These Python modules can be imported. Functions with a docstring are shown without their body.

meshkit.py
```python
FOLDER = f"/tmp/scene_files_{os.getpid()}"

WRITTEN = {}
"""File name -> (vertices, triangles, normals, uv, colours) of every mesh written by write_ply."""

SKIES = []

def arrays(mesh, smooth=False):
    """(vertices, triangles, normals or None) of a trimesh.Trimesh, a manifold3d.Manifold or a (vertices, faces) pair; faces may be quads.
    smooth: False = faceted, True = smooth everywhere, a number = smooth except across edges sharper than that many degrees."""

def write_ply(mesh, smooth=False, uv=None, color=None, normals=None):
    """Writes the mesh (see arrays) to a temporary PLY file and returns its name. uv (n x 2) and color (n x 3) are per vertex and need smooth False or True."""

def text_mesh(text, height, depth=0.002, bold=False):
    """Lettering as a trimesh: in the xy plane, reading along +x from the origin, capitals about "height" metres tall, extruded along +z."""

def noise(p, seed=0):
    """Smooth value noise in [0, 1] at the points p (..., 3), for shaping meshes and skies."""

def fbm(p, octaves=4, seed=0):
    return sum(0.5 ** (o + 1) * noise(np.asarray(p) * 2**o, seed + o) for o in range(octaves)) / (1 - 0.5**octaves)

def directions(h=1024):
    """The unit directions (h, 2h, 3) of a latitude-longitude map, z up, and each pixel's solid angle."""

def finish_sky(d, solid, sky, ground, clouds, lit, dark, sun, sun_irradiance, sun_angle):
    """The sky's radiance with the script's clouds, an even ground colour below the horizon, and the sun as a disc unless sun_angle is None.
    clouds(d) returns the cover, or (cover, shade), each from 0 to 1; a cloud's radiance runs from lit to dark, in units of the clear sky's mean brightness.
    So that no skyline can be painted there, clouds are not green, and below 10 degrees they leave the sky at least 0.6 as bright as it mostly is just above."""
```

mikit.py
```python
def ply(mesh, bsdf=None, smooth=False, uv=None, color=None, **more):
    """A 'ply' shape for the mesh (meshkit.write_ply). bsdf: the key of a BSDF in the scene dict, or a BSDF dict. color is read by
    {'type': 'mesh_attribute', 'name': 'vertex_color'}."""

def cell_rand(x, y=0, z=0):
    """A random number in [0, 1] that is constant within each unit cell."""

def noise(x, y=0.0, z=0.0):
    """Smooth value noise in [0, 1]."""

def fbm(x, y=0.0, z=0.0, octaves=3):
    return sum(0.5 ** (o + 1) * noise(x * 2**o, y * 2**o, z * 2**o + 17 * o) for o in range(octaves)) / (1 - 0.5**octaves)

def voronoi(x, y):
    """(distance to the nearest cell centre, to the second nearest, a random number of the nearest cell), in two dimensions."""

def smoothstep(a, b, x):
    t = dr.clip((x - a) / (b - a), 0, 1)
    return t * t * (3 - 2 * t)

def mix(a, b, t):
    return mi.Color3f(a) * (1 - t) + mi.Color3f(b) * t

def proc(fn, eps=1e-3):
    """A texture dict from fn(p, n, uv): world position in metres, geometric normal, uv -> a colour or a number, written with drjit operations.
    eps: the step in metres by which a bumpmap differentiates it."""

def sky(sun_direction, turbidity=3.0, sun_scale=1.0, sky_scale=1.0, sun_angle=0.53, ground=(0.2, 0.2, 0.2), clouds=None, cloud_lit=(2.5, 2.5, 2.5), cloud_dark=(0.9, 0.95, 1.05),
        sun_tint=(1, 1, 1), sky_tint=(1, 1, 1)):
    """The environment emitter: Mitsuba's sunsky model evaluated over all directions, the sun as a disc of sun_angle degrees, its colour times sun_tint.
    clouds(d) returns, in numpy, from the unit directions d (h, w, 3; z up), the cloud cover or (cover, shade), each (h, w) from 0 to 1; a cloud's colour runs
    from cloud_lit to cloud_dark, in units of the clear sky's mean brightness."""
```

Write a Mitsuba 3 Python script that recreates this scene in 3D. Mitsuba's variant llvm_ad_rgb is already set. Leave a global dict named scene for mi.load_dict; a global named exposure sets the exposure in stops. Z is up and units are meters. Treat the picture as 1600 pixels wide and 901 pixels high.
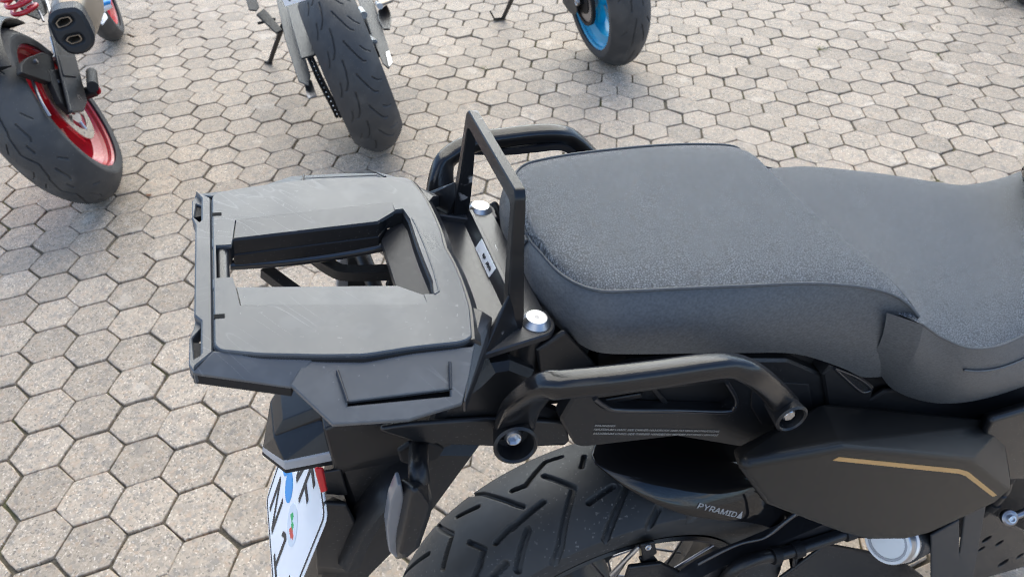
import math, random
import numpy as np, trimesh, mitsuba as mi, drjit as dr
import mikit, meshkit, manifold3d as m3
from mikit import proc, noise, fbm, voronoi, cell_rand, smoothstep, mix

T = mi.ScalarTransform4f
rng = np.random.default_rng(7)
scene, labels = {}, {}

# ---------------------------------------------------------------- camera, sky, exposure
CAM_H, PITCH, ROLL = 1.45, math.radians(41.55), math.radians(-1.85)
_f = np.array([0, math.cos(PITCH), -math.sin(PITCH)])
_r0 = np.array([1.0, 0, 0]); _u0 = np.cross(_r0, _f)
_up = math.cos(ROLL) * _u0 - math.sin(ROLL) * _r0
scene['camera'] = {'type': 'thinlens', 'aperture_radius': 0.0010, 'focus_distance': 0.72, 'fov': 2 * math.degrees(math.atan(800 / 1130)), 'fov_axis': 'x',
                   'near_clip': 0.02, 'far_clip': 500.0,
                   'to_world': T().look_at(origin=[0, 0, CAM_H], target=(np.array([0, 0, CAM_H]) + _f).tolist(), up=_up.tolist())}


def clouds(d):
    q = d / np.maximum(d[..., 2:3], 0.12) * 0.55
    n = meshkit.fbm(np.stack([q[..., 0] + 3.1, q[..., 1] + 7.7, q[..., 2] * 0 + 1.3], -1), 5, seed=4)
    cover = np.clip((n - 0.44) / 0.20, 0, 1)
    n2 = meshkit.fbm(np.stack([q[..., 0] * 1.7 + 9, q[..., 1] * 1.7, q[..., 2] * 0 + 5], -1), 4, seed=9)
    return cover, np.clip((n2 - 0.35) * 1.6, 0, 1)


SUN = np.array([0.02,0.75,0.64])
scene['sky'] = mikit.sky(SUN, turbidity=3, sun_scale=0.42, sky_scale=1.1, sun_angle=70, clouds=clouds,
                         cloud_lit=(2.4,2.5,2.58), cloud_dark=(1.2,1.3,1.4), sky_tint=(0.94,1.0,1.09), sun_tint=(0.89,1.0,1.10), ground=(0.3, 0.28, 0.25))
exposure = 2.87

# ---------------------------------------------------------------- materials


def mat(key, d, two=True):
    scene[key] = {'type': 'twosided', 'bsdf': d} if two else d
    return key


def rgb(*c):
    return {'type': 'rgb', 'value': list(c if len(c) == 3 else [c[0]] * 3)}


def plain(key, col, rough, spec=0.5, metal=0.0, **more):
    return mat(key, {'type': 'principled', 'base_color': rgb(*col) if not isinstance(col, dict) else col, 'roughness': rough, 'specular': spec, 'metallic': metal, **more})


def bumped(key, inner, fn, scale, eps=5e-4):
    return mat(key, {'type': 'bumpmap', 'arbitrary': proc(fn, eps), 'scale': scale, 'bsdf': inner})


E1, E2, P0 = np.array([0.13130, -0.02053]), np.array([0.05016, -0.12307]), np.array([-1.22296, 1.21948])
_inv = np.linalg.inv(np.stack([E1, E2], 1))


def hexcell(x, y):
    """nearest lattice point (i, j) of the paving for drjit coordinates"""
    u = (x - P0[0]) * _inv[0, 0] + (y - P0[1]) * _inv[0, 1]
    v = (x - P0[0]) * _inv[1, 0] + (y - P0[1]) * _inv[1, 1]
    w = -u - v
    ru, rv, rw = dr.round(u), dr.round(v), dr.round(w)
    du, dv, dw = dr.abs(ru - u), dr.abs(rv - v), dr.abs(rw - w)
    i = dr.select((du > dv) & (du > dw), -rv - rw, ru)
    j = dr.select((dv >= du) & (dv > dw), -ru - rw, rv)
    return i, j


def stone_col(p, n, uv):
    x, y = p.x, p.y
    i, j = hexcell(x, y)
    wx, wy = x + 0.004 * noise(x * 160, y * 160, 1.0), y + 0.004 * noise(x * 160, y * 160, 9.0)
    a, b, r = voronoi(wx * 250, wy * 250)
    a2, b2, r2 = voronoi(wx * 115 + 7, wy * 115)
    tone = 0.84 + 0.26 * cell_rand(i, j, 11)
    base = mix((0.35, 0.305, 0.255), (0.52, 0.465, 0.395), r)
    c = mix(base, (0.46, 0.36, 0.275), 0.5 * smoothstep(0.82, 0.9, r2))
    c = mix(c, (0.27, 0.255, 0.24), 0.6 * smoothstep(0.16, 0.08, r2))
    c = mix(c, (0.78, 0.76, 0.72), smoothstep(0.89, 0.96, r) * smoothstep(0.55, 0.2, a) * 0.85)
    c = mix(c, (0.15, 0.145, 0.14), smoothstep(0.08, 0.03, r) * 0.65)
    smudge = smoothstep(0.55, 0.74, fbm(x * 38, y * 38, 2.0, 4)) * 0.34
    c = mix(c, (0.21, 0.205, 0.20), smudge)
    pale = smoothstep(0.72, 0.82, fbm(x * 14 + 5, y * 14, 8.0, 3)) * 0.35
    c = mix(c, (0.66, 0.63, 0.58), pale)
    return c * tone * mi.Color3f(1.05, 0.955, 0.845)


def stone_bump(p, n, uv):
    a, b, r = voronoi(p.x * 250, p.y * 250)
    return r * smoothstep(0.02, 0.4, b - a) + 0.7 * noise(p.x * 60, p.y * 60, p.z * 60)


mat('stone', {'type': 'bumpmap', 'arbitrary': proc(stone_bump, 6e-4), 'scale': 0.0007,
              'bsdf': {'type': 'principled', 'base_color': proc(stone_col), 'roughness': 0.62, 'specular': 0.45}})


def sand_col(p, n, uv):
    x, y = p.x, p.y
    g = fbm(x * 300, y * 300, 0.0, 2)
    c = mix((0.10, 0.085, 0.062), (0.22, 0.19, 0.14), g)
    moss = smoothstep(0.58, 0.70, fbm(x * 5 + 31, y * 5, 3.0, 4))
    return mix(c, (0.085, 0.095, 0.03), moss * 0.6)


def far_ground_col(p, n, uv):
    """the joint sand, and past the stones that are built the paving itself, far outside the frame"""
    x, y = p.x, p.y
    i, j = hexcell(x, y)
    d = dr.sqrt(dr.square(x) + dr.square(y - 3.0))
    far = mix((0.30, 0.28, 0.245), (0.40, 0.37, 0.325), cell_rand(i, j, 11))
    return dr.select(d > 7.0, far, sand_col(p, n, uv))


mat('sand', {'type': 'principled', 'base_color': proc(far_ground_col), 'roughness': 0.95, 'specular': 0.2})

# scuffed black plastic of the rack: fine pale scratches and worn blotches


def _scratch(x, y, f, seed, stretch):
    n = noise(x * f, y * f * stretch, seed)
    m = smoothstep(0.55, 0.75, fbm(x * 14 + seed, y * 14, seed, 2))
    return smoothstep(0.035, 0.0, dr.abs(n - 0.5)) * m


def deck_col(p, n, uv):
    x, y, z = p.x, p.y, p.z
    s = dr.maximum(_scratch(x, y, 22, 3.3, 7), dr.maximum(_scratch(x * 0.8 - y * 0.6, x * 0.6 + y * 0.8, 17, 8.1, 9), 0.7 * _scratch(x * 0.8 + y * 0.6, y * 0.8 - x * 0.6, 30, 5.7, 10)))
    blot = smoothstep(0.50, 0.75, fbm(x * 55, y * 55, z * 55, 4)) * 0.5
    speck = smoothstep(0.86, 0.95, noise(x * 420, y * 420, z * 420)) * smoothstep(0.45, 0.65, fbm(x * 20, y * 20, z * 20, 2))
    c = mix((0.058, 0.064, 0.072), (0.082, 0.089, 0.098), blot)
    return mix(c, (0.34, 0.35, 0.36), dr.clip(0.15 * s + 0.2 * speck, 0, 1))


def deck_rough(p, n, uv):
    return 0.30 + 0.16 * fbm(p.x * 40, p.y * 40, p.z * 40, 3)


def fine_grain(p, n, uv):
    return noise(p.x * 1500, p.y * 1500, p.z * 1500)


mat('deck', {'type': 'bumpmap', 'arbitrary': proc(fine_grain, 3e-4), 'scale': 0.00008,
             'bsdf': {'type': 'principled', 'base_color': proc(deck_col), 'roughness': proc(deck_rough), 'specular': 0.75}})


def dusty_col(p, n, uv):
    d = smoothstep(0.55, 0.8, fbm(p.x * 45, p.y * 45, p.z * 45, 4))
    sp = smoothstep(0.78, 0.9, noise(p.x * 500, p.y * 500, p.z * 500))
    return mix((0.020, 0.020, 0.022), (0.16, 0.16, 0.155), dr.clip(0.10 * d + 0.22 * sp * d, 0, 1))


mat('dusty', {'type': 'principled', 'base_color': proc(dusty_col), 'roughness': 0.42, 'specular': 0.5})


def plas_col(p, n, uv):
    sp = smoothstep(0.80, 0.92, noise(p.x * 600, p.y * 600, p.z * 600)) * smoothstep(0.4, 0.7, fbm(p.x * 18, p.y * 18, p.z * 18, 3))
    return mix((0.012, 0.012, 0.013), (0.10, 0.10, 0.095), 0.30 * sp)


mat('plastic', {'type': 'bumpmap', 'arbitrary': proc(fine_grain, 3e-4), 'scale': 0.00010,
                'bsdf': {'type': 'principled', 'base_color': proc(plas_col), 'roughness': 0.36, 'specular': 0.40}})
mat('shield', {'type': 'bumpmap', 'arbitrary': proc(fine_grain, 3e-4), 'scale': 0.00008,
               'bsdf': {'type': 'principled', 'base_color': rgb(0.010, 0.0095, 0.009), 'roughness': 0.40, 'specular': 0.32}})
plain('satin', (0.018, 0.018, 0.020), 0.26, 0.75)
plain('dark', (0.010, 0.010, 0.011), 0.6, 0.3)
plain('gloss', (0.006, 0.006, 0.007), 0.05, 0.40, clearcoat=0.35, clearcoat_gloss=0.95)


def rail_bump(p, n, uv):
    return noise(p.x * 900, p.y * 900, p.z * 900)


mat('rail', {'type': 'bumpmap', 'arbitrary': proc(rail_bump, 4e-4), 'scale': 0.00006,
             'bsdf': {'type': 'principled', 'base_color': rgb(0.009, 0.009, 0.010), 'roughness': 0.17, 'specular': 0.48}})


def wear_col(p, n, uv):
    w = smoothstep(0.62, 0.72, fbm(p.x * 90, p.y * 160, p.z * 90, 3)) * smoothstep(0.5, 0.6, noise(p.x * 30, p.y * 30, p.z * 30))
    return mix((0.010, 0.010, 0.011), (0.33, 0.31, 0.30), w * 0.7)


mat('hoop', {'type': 'principled', 'base_color': proc(wear_col), 'roughness': 0.27, 'specular': 0.38})


def leather_bump(p, n, uv):
    a, b, r = voronoi(p.x * 450 + 0.5 * noise(p.x * 300, p.y * 300, p.z * 300), p.y * 450 + 0.5 * noise(p.y * 310, p.x * 290, p.z * 300))
    return smoothstep(0.0, 0.45, b - a)


def seat_col(p, n, uv):
    a, b, r = voronoi(p.x * 450 + 0.5 * noise(p.x * 300, p.y * 300, p.z * 300), p.y * 450 + 0.5 * noise(p.y * 310, p.x * 290, p.z * 300))
    c = mix((0.030, 0.032, 0.034), (0.180, 0.190, 0.200), smoothstep(0.0, 0.55, b - a))
    big = noise(p.x * 330, p.y * 330, p.z * 330)
    return c * (0.70 + 0.6 * cell_rand(dr.floor(p.x * 620), dr.floor(p.y * 620), 5)) * (0.92 + 0.16 * big)


mat('seat_top', {'type': 'bumpmap', 'arbitrary': proc(leather_bump, 5e-4), 'scale': 0.0008,
                 'bsdf': {'type': 'principled', 'base_color': proc(seat_col), 'roughness': 0.46, 'specular': 0.6}})


def side_col(p, n, uv):
    g = noise(p.x * 620, p.y * 620, p.z * 620)
    return mix((0.056, 0.058, 0.061), (0.088, 0.091, 0.094), g)


def vinyl_bump(p, n, uv):
    return noise(p.x * 700, p.y * 700, p.z * 700) + 0.5 * noise(p.x * 1500, p.y * 1500, p.z * 1500)


mat('seat_side', {'type': 'bumpmap', 'arbitrary': proc(vinyl_bump, 4e-4), 'scale': 0.00030,
                  'bsdf': {'type': 'principled', 'base_color': proc(side_col), 'roughness': 0.48, 'specular': 0.5}})


def worn_col(p, n, uv):
    g = fbm(p.x * 30, p.y * 30, p.z * 30, 4)
    d = smoothstep(0.55, 0.7, fbm(p.x * 9 + 3, p.y * 9, p.z * 9, 3))
    sp = smoothstep(0.84, 0.93, noise(p.x * 260, p.y * 260, p.z * 260))
    return mix(mix((0.032, 0.034, 0.037), (0.056, 0.057, 0.058), g), (0.16, 0.15, 0.135), dr.clip(0.18 * d + 0.25 * sp, 0, 1))


def rubber_col(p, n, uv):
    sp = smoothstep(0.80, 0.90, noise(p.x * 330, p.y * 330, p.z * 330)) * smoothstep(0.35, 0.7, fbm(p.x * 12, p.y * 12, p.z * 12, 3))
    dust = fbm(p.x * 25, p.y * 25, p.z * 25, 3)
    return mix(mix((0.018, 0.020, 0.022), (0.036, 0.037, 0.039), dust), (0.30, 0.29, 0.27), 0.30 * sp)


mat('rubber', {'type': 'bumpmap', 'arbitrary': proc(fine_grain, 3e-4), 'scale': 0.0001,
               'bsdf': {'type': 'principled', 'base_color': proc(rubber_col), 'roughness': 0.52, 'specular': 0.4}})
mat('worn_rubber', {'type': 'principled', 'base_color': proc(worn_col), 'roughness': 0.58, 'specular': 0.4})
plain('groove', (0.012, 0.012, 0.012), 0.85, 0.2)
plain('steel', (0.52, 0.53, 0.55), 0.30, metal=1.0)
plain('alu', (0.56, 0.56, 0.57), 0.38, metal=1.0)
plain('dark_steel', (0.28, 0.28, 0.30), 0.35, metal=1.0)
plain('tan_metal', (0.25, 0.21, 0.165), 0.36, metal=0.7)
plain('grey_paint', (0.026, 0.029, 0.033), 0.42, 0.25)
plain('red_paint', (0.44, 0.008, 0.018), 0.22, 0.5, clearcoat=0.8)
plain('cyan_paint', (0.002, 0.29, 0.50), 0.25, 0.5, clearcoat=0.7)
plain('white_plate', (0.78, 0.79, 0.80), 0.35, 0.5)
plain('ink', (0.03, 0.03, 0.032), 0.5, 0.4)
plain('print_grey', (0.28, 0.27, 0.25), 0.5, 0.4)
plain('seal_blue', (0.02, 0.26, 0.62), 0.4, 0.5)
plain('seal_pale', (0.60, 0.66, 0.72), 0.4, 0.5)
plain('green_ink', (0.03, 0.38, 0.12), 0.5)
plain('red_ink', (0.55, 0.06, 0.05), 0.4)
plain('bronze', (0.42, 0.24, 0.085), 0.38, 0.5)
plain('label', (0.80, 0.80, 0.79), 0.38, 0.5)
plain('band', (0.30, 0.305, 0.315), 0.25, 0.6)
mat('lens', {'type': 'principled', 'base_color': rgb(0.24, 0.24, 0.25), 'roughness': 0.12, 'specular': 0.6, 'spec_trans': 0.35}, two=False)
plain('red_lens', (0.50, 0.015, 0.02), 0.15, 0.6)
plain('moss_green', (0.16, 0.17, 0.035), 0.9, 0.1)
plain('leaf_brown', (0.36, 0.17, 0.09), 0.7, 0.2)
plain('disc_metal', (0.60, 0.56, 0.50), 0.35, metal=0.9)

# ---------------------------------------------------------------- mesh helpers
TAU_, PHI_ = math.radians(10.4), math.radians(16.6)
h0 = np.array([math.cos(PHI_), math.sin(PHI_), 0]); l0 = np.array([-math.sin(PHI_), math.cos(PHI_), 0]); z0 = np.array([0, 0, 1.0])
O_ = np.array([0.114, 0.546, 0.0])


class Frame:
    def __init__(self, o, A):
        self.o, self.A = np.asarray(o, float), np.asarray(A, float)     # rows of A: axes in world

    def __call__(self, q):
        return self.o + np.asarray(q, float) @ self.A

    def sub(self, o, A):
        return Frame(self(o), np.asarray(A, float) @ self.A)


WORLD = Frame([0, 0, 0], np.eye(3))
LOCAL = Frame(O_, [h0, l0, z0])                                          # bike: forward, left, up from the ground under the rear axle
TAIL = LOCAL.sub([-0.364, 0, 1.093], [[math.cos(TAU_), 0, -math.sin(TAU_)], [0, 1, 0], [math.sin(TAU_), 0, math.cos(TAU_)]])   # the tail slopes 10.4 degrees


def add(key, mesh, bsdf, frame=TAIL, smooth=False, **lab):
    if hasattr(mesh, 'to_mesh'):
        mm = mesh.to_mesh(); mesh = trimesh.Trimesh(mm.vert_properties[:, :3], mm.tri_verts, process=False)
    m = trimesh.Trimesh(frame(mesh.vertices), mesh.faces, process=False)
    k, n = key, 0
    while k in scene:
        n += 1; k = f'{key}_{n:03d}'
    scene[k] = mikit.ply(m, bsdf, smooth)
    if lab:
        labels[k] = lab
    return k


def cat(*ms):
    return trimesh.util.concatenate([m for m in ms if m is not None])


def fix(m):
    if m.volume < 0:
        m.invert()
    return m


def miter(P, d):
    P = np.asarray(P, float)
    a = P - np.roll(P, 1, 0); b = np.roll(P, -1, 0) - P
    na = np.stack([-a[:, 1], a[:, 0]], 1) / (np.linalg.norm(a, axis=1, keepdims=True) + 1e-12)
    nb = np.stack([-b[:, 1], b[:, 0]], 1) / (np.linalg.norm(b, axis=1, keepdims=True) + 1e-12)
    n = na + nb
    n /= np.maximum((n * n).sum(1, keepdims=True) / 2, 0.35)
    return P + n * d


def area2(P):
    P = np.asarray(P); x, y = P[:, 0], P[:, 1]
    return float((x * np.roll(y, -1) - y * np.roll(x, -1)).sum())


def rounded(P, r, n=4):
    """polygon with its corners rounded by radius r (a number or one per corner)"""
    P = np.asarray(P, float); out = []; R = np.broadcast_to(r, len(P))
    for i in range(len(P)):
        p, a, b = P[i], P[i - 1], P[(i + 1) % len(P)]
        u, v = a - p, b - p
        lu, lv = np.linalg.norm(u), np.linalg.norm(v)
        t = min(R[i], 0.45 * lu, 0.45 * lv)
        if t < 1e-6:
            out.append(p); continue
        s, e = p + u / lu * t, p + v / lv * t
        for k in np.linspace(0, 1, n + 1):
            out.append((1 - k) ** 2 * s + 2 * k * (1 - k) * p + k * k * e)
    return np.array(out)


def slab(outer, z0_, z1_, bev=0.0, holes=(), bot=True, hole_bev=True):
    """plate between heights z0 and z1 with a chamfered top edge; polygons in (u, v)"""
    rings = [np.asarray(outer, float)[:, :2]] + [np.asarray(h, float)[:, :2] for h in holes]
    rings = [r if (area2(r) > 0) == (k == 0) else r[::-1] for k, r in enumerate(rings)]
    V, Fc, n = [], [], 0
    tops = []
    for k_, r in enumerate(rings):
        bv = bev if hole_bev or k_ == 0 else 0
        m = len(r); lev = [(r, z0_), (r, z1_ - bv)] + ([(miter(r, bv), z1_)] if bv else [])
        idx = []
        for q, z in lev:
            V.append(np.c_[q, np.full(m, z)]); idx.append(np.arange(n, n + m)); n += m
        for a, b in zip(idx[:-1], idx[1:]):
            a2, b2 = np.roll(a, -1), np.roll(b, -1)
            Fc += [np.stack([a, a2, b2], 1), np.stack([a, b2, b], 1)]
        tops.append((lev[-1][0], idx[-1], lev[0][0], idx[0]))
    for which in ((0, 1), (2, 3)) if bot else ((0, 1),):
        tri = np.asarray(m3.triangulate([np.asarray(t[which[0]]) for t in tops]))
        ids = np.concatenate([t[which[1]] for t in tops])
        f = ids[tri]
        Fc.append(f if which[0] == 0 else f[:, ::-1])
    return trimesh.Trimesh(np.vstack(V), np.vstack(Fc), process=False)


def swap(m, axes, signs=(1, 1, 1)):
    """mesh with coordinates (u, v, w) put on other axes"""
    v = m.vertices[:, axes] * np.array(signs)
    m2 = trimesh.Trimesh(v, m.faces, process=False)
    return fix(m2)


def side_slab(poly_sc, b0, b1, bev=0.0, holes=()):
    """plate whose outline is given in (s, c) and which lies between lateral positions b0 and b1; chamfer on the b1 side"""
    m = slab([(p[0], p[-1]) for p in poly_sc], 0, abs(b1 - b0), bev, [[(p[0], p[-1]) for p in h] for h in holes])
    v = m.vertices.copy(); sg = 1 if b1 > b0 else -1
    return fix(trimesh.Trimesh(np.stack([v[:, 0], b0 + sg * v[:, 2], v[:, 1]], 1), m.faces, process=False))


def plate3(pts, thick, bev=0.0, holes=(), lift=0.0):
    """plate on the plane of 3-D points, thick metres downward from it; the first three points give the plane"""
    P = np.asarray(pts, float); c = P.mean(0)
    _, _, vt = np.linalg.svd(P - c); n = vt[2]
    if n[2] < 0: n = -n
    if abs(n[2]) < 0.15 and n[1] > 0: n = -n
    u = vt[0]; v = np.cross(n, u)
    to2 = lambda Q: np.stack([(np.asarray(Q, float) - c) @ u, (np.asarray(Q, float) - c) @ v], 1)
    m = slab(to2(P), lift - thick, lift, bev, [to2(h) for h in holes])
    return fix(trimesh.Trimesh(c + m.vertices @ np.stack([u, v, n]), m.faces, process=False))


_ico = trimesh.creation.icosphere(subdivisions=1).vertices


def rhull(pts, r):
    """hull of small balls at the points: a faceted body with rounded edges"""
    P = np.asarray(pts, float)
    if r <= 0:
        return trimesh.convex.convex_hull(P)
    return trimesh.convex.convex_hull((P[:, None] + r * _ico[None]).reshape(-1, 3))


def mir(pts):
    return [(p[0], -p[1], p[2]) for p in pts]


def both(pts):
    return list(map(tuple, pts)) + mir(pts)


def spline(P, n=8, closed=False):
    P = np.asarray(P, float); out = []
    m = len(P)
    for i in range(m if closed else m - 1):
        g = lambda k: P[k % m] if closed else P[min(max(k, 0), m - 1)]
        p0, p1, p2, p3 = g(i - 1), g(i), g(i + 1), g(i + 2)
        for t in np.linspace(0, 1, n, endpoint=False):
            out.append(0.5 * (2 * p1 + (p2 - p0) * t + (2 * p0 - 5 * p1 + 4 * p2 - p3) * t * t + (3 * p1 - p0 - 3 * p2 + p3) * t ** 3))
    if not closed:
        out.append(P[-1])
    return np.array(out)


def loft(rings, caps=True):
    R = np.asarray(rings, float); n, m, _ = R.shape
    V = R.reshape(-1, 3); f = []
    k = np.arange(m); k2 = np.roll(k, -1)
    for i in range(n - 1):
        a, b = i * m + k, i * m + k2; c, d = (i + 1) * m + k2, (i + 1) * m + k
        f += [np.stack([a, b, c], 1), np.stack([a, c, d], 1)]
    if caps:
        V = np.vstack([V, R[0].mean(0), R[-1].mean(0)])
        f += [np.stack([k2, k, np.full(m, n * m)], 1), np.stack([(n - 1) * m + k, (n - 1) * m + k2, np.full(m, n * m + 1)], 1)]
    return fix(trimesh.Trimesh(V, np.vstack(f), process=False))


def tube(path, sec, up=(0, 0, 1), scale=None):
    """sweep: sec is a radius or a polygon in (side, up)"""
    P = np.asarray(path, float)
    if np.isscalar(sec):
        a = np.linspace(0, 2 * np.pi, 14, endpoint=False); sec = np.stack([np.cos(a), np.sin(a)], 1) * sec
    sec = np.asarray(sec, float)
    t = np.gradient(P, axis=0); t /= np.linalg.norm(t, axis=1, keepdims=True)
    rings = []
    for i in range(len(P)):
        u = np.asarray(up if np.ndim(up) == 1 else up[i], float); u = u - t[i] * (u @ t[i]); u /= np.linalg.norm(u)
        s = np.cross(t[i], u); k = 1 if scale is None else scale[i]
        rings.append(P[i] + (sec[:, :1] * s + sec[:, 1:] * u) * k)
    return loft(rings)


def cyl(p0, p1, r, bev=0.0, n=28, r1=None):
    p0, p1 = np.asarray(p0, float), np.asarray(p1, float); L = np.linalg.norm(p1 - p0); z = (p1 - p0) / L
    r1 = r if r1 is None else r1
    prof = [(0, 0), (r - bev, 0), (r, bev), (r1, L - bev), (r1 - bev, L), (0, L)] if bev else [(0, 0), (r, 0), (r1, L), (0, L)]
    return turned(prof, p0, z, n)


def turned(prof, o, z, n=36, closed=False):
    """profile (radius, height) turned about the axis z through o"""
    o, z = np.asarray(o, float), np.asarray(z, float); z = z / np.linalg.norm(z)
    x = np.cross(z, [0, 0, 1] if abs(z[2]) < 0.9 else [1, 0, 0]); x /= np.linalg.norm(x); y = np.cross(z, x)
    a = np.linspace(0, 2 * np.pi, n, endpoint=False); pr = np.asarray(prof, float)
    V = (o + pr[:, None, 1:2] * z + pr[:, None, 0:1] * (np.cos(a)[None, :, None] * x + np.sin(a)[None, :, None] * y)).reshape(-1, 3)
    m = len(pr); f = []; k = np.arange(n); k2 = np.roll(k, -1)
    for i in range(m if closed else m - 1):
        j = (i + 1) % m
        A, B, C_, D = i * n + k, i * n + k2, j * n + k2, j * n + k
        f += [np.stack([A, B, C_], 1), np.stack([A, C_, D], 1)]
    t = trimesh.Trimesh(V, np.vstack(f), process=False)
    t.update_faces(t.area_faces > 1e-14)
    return fix(t)


def hexbolt(o, z, r, h, sock=True):
    """round bolt head with a hexagon socket"""
    z = np.asarray(z, float) / np.linalg.norm(z)
    a = np.linspace(0, 2 * np.pi, 30, endpoint=False)
    out = np.stack([np.cos(a), np.sin(a)], 1) * r
    b = np.linspace(0, 2 * np.pi, 6, endpoint=False)
    hx = np.stack([np.cos(b), np.sin(b)], 1) * r * 0.5
    m = slab(out, 0, h, h * 0.2, [hx])
    fl = slab(hx * 1.1, 0, h * 0.45)
    m = cat(m, fl)
    x = np.cross(z, [0, 0, 1] if abs(z[2]) < 0.9 else [1, 0, 0]); x /= np.linalg.norm(x)
    return trimesh.Trimesh(np.asarray(o) + m.vertices @ np.stack([x, np.cross(z, x), z]), m.faces, process=False)


def seg_dist(U, V, poly):
    d = np.full(U.shape, 1e9)
    for (x0, y0), (x1, y1) in zip(poly[:-1], poly[1:]):
        dx, dy = x1 - x0, y1 - y0; L = dx * dx + dy * dy + 1e-12
        t = np.clip(((U - x0) * dx + (V - y0) * dy) / L, 0, 1)
        d = np.minimum(d, np.hypot(U - x0 - t * dx, V - y0 - t * dy))
    return d


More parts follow.
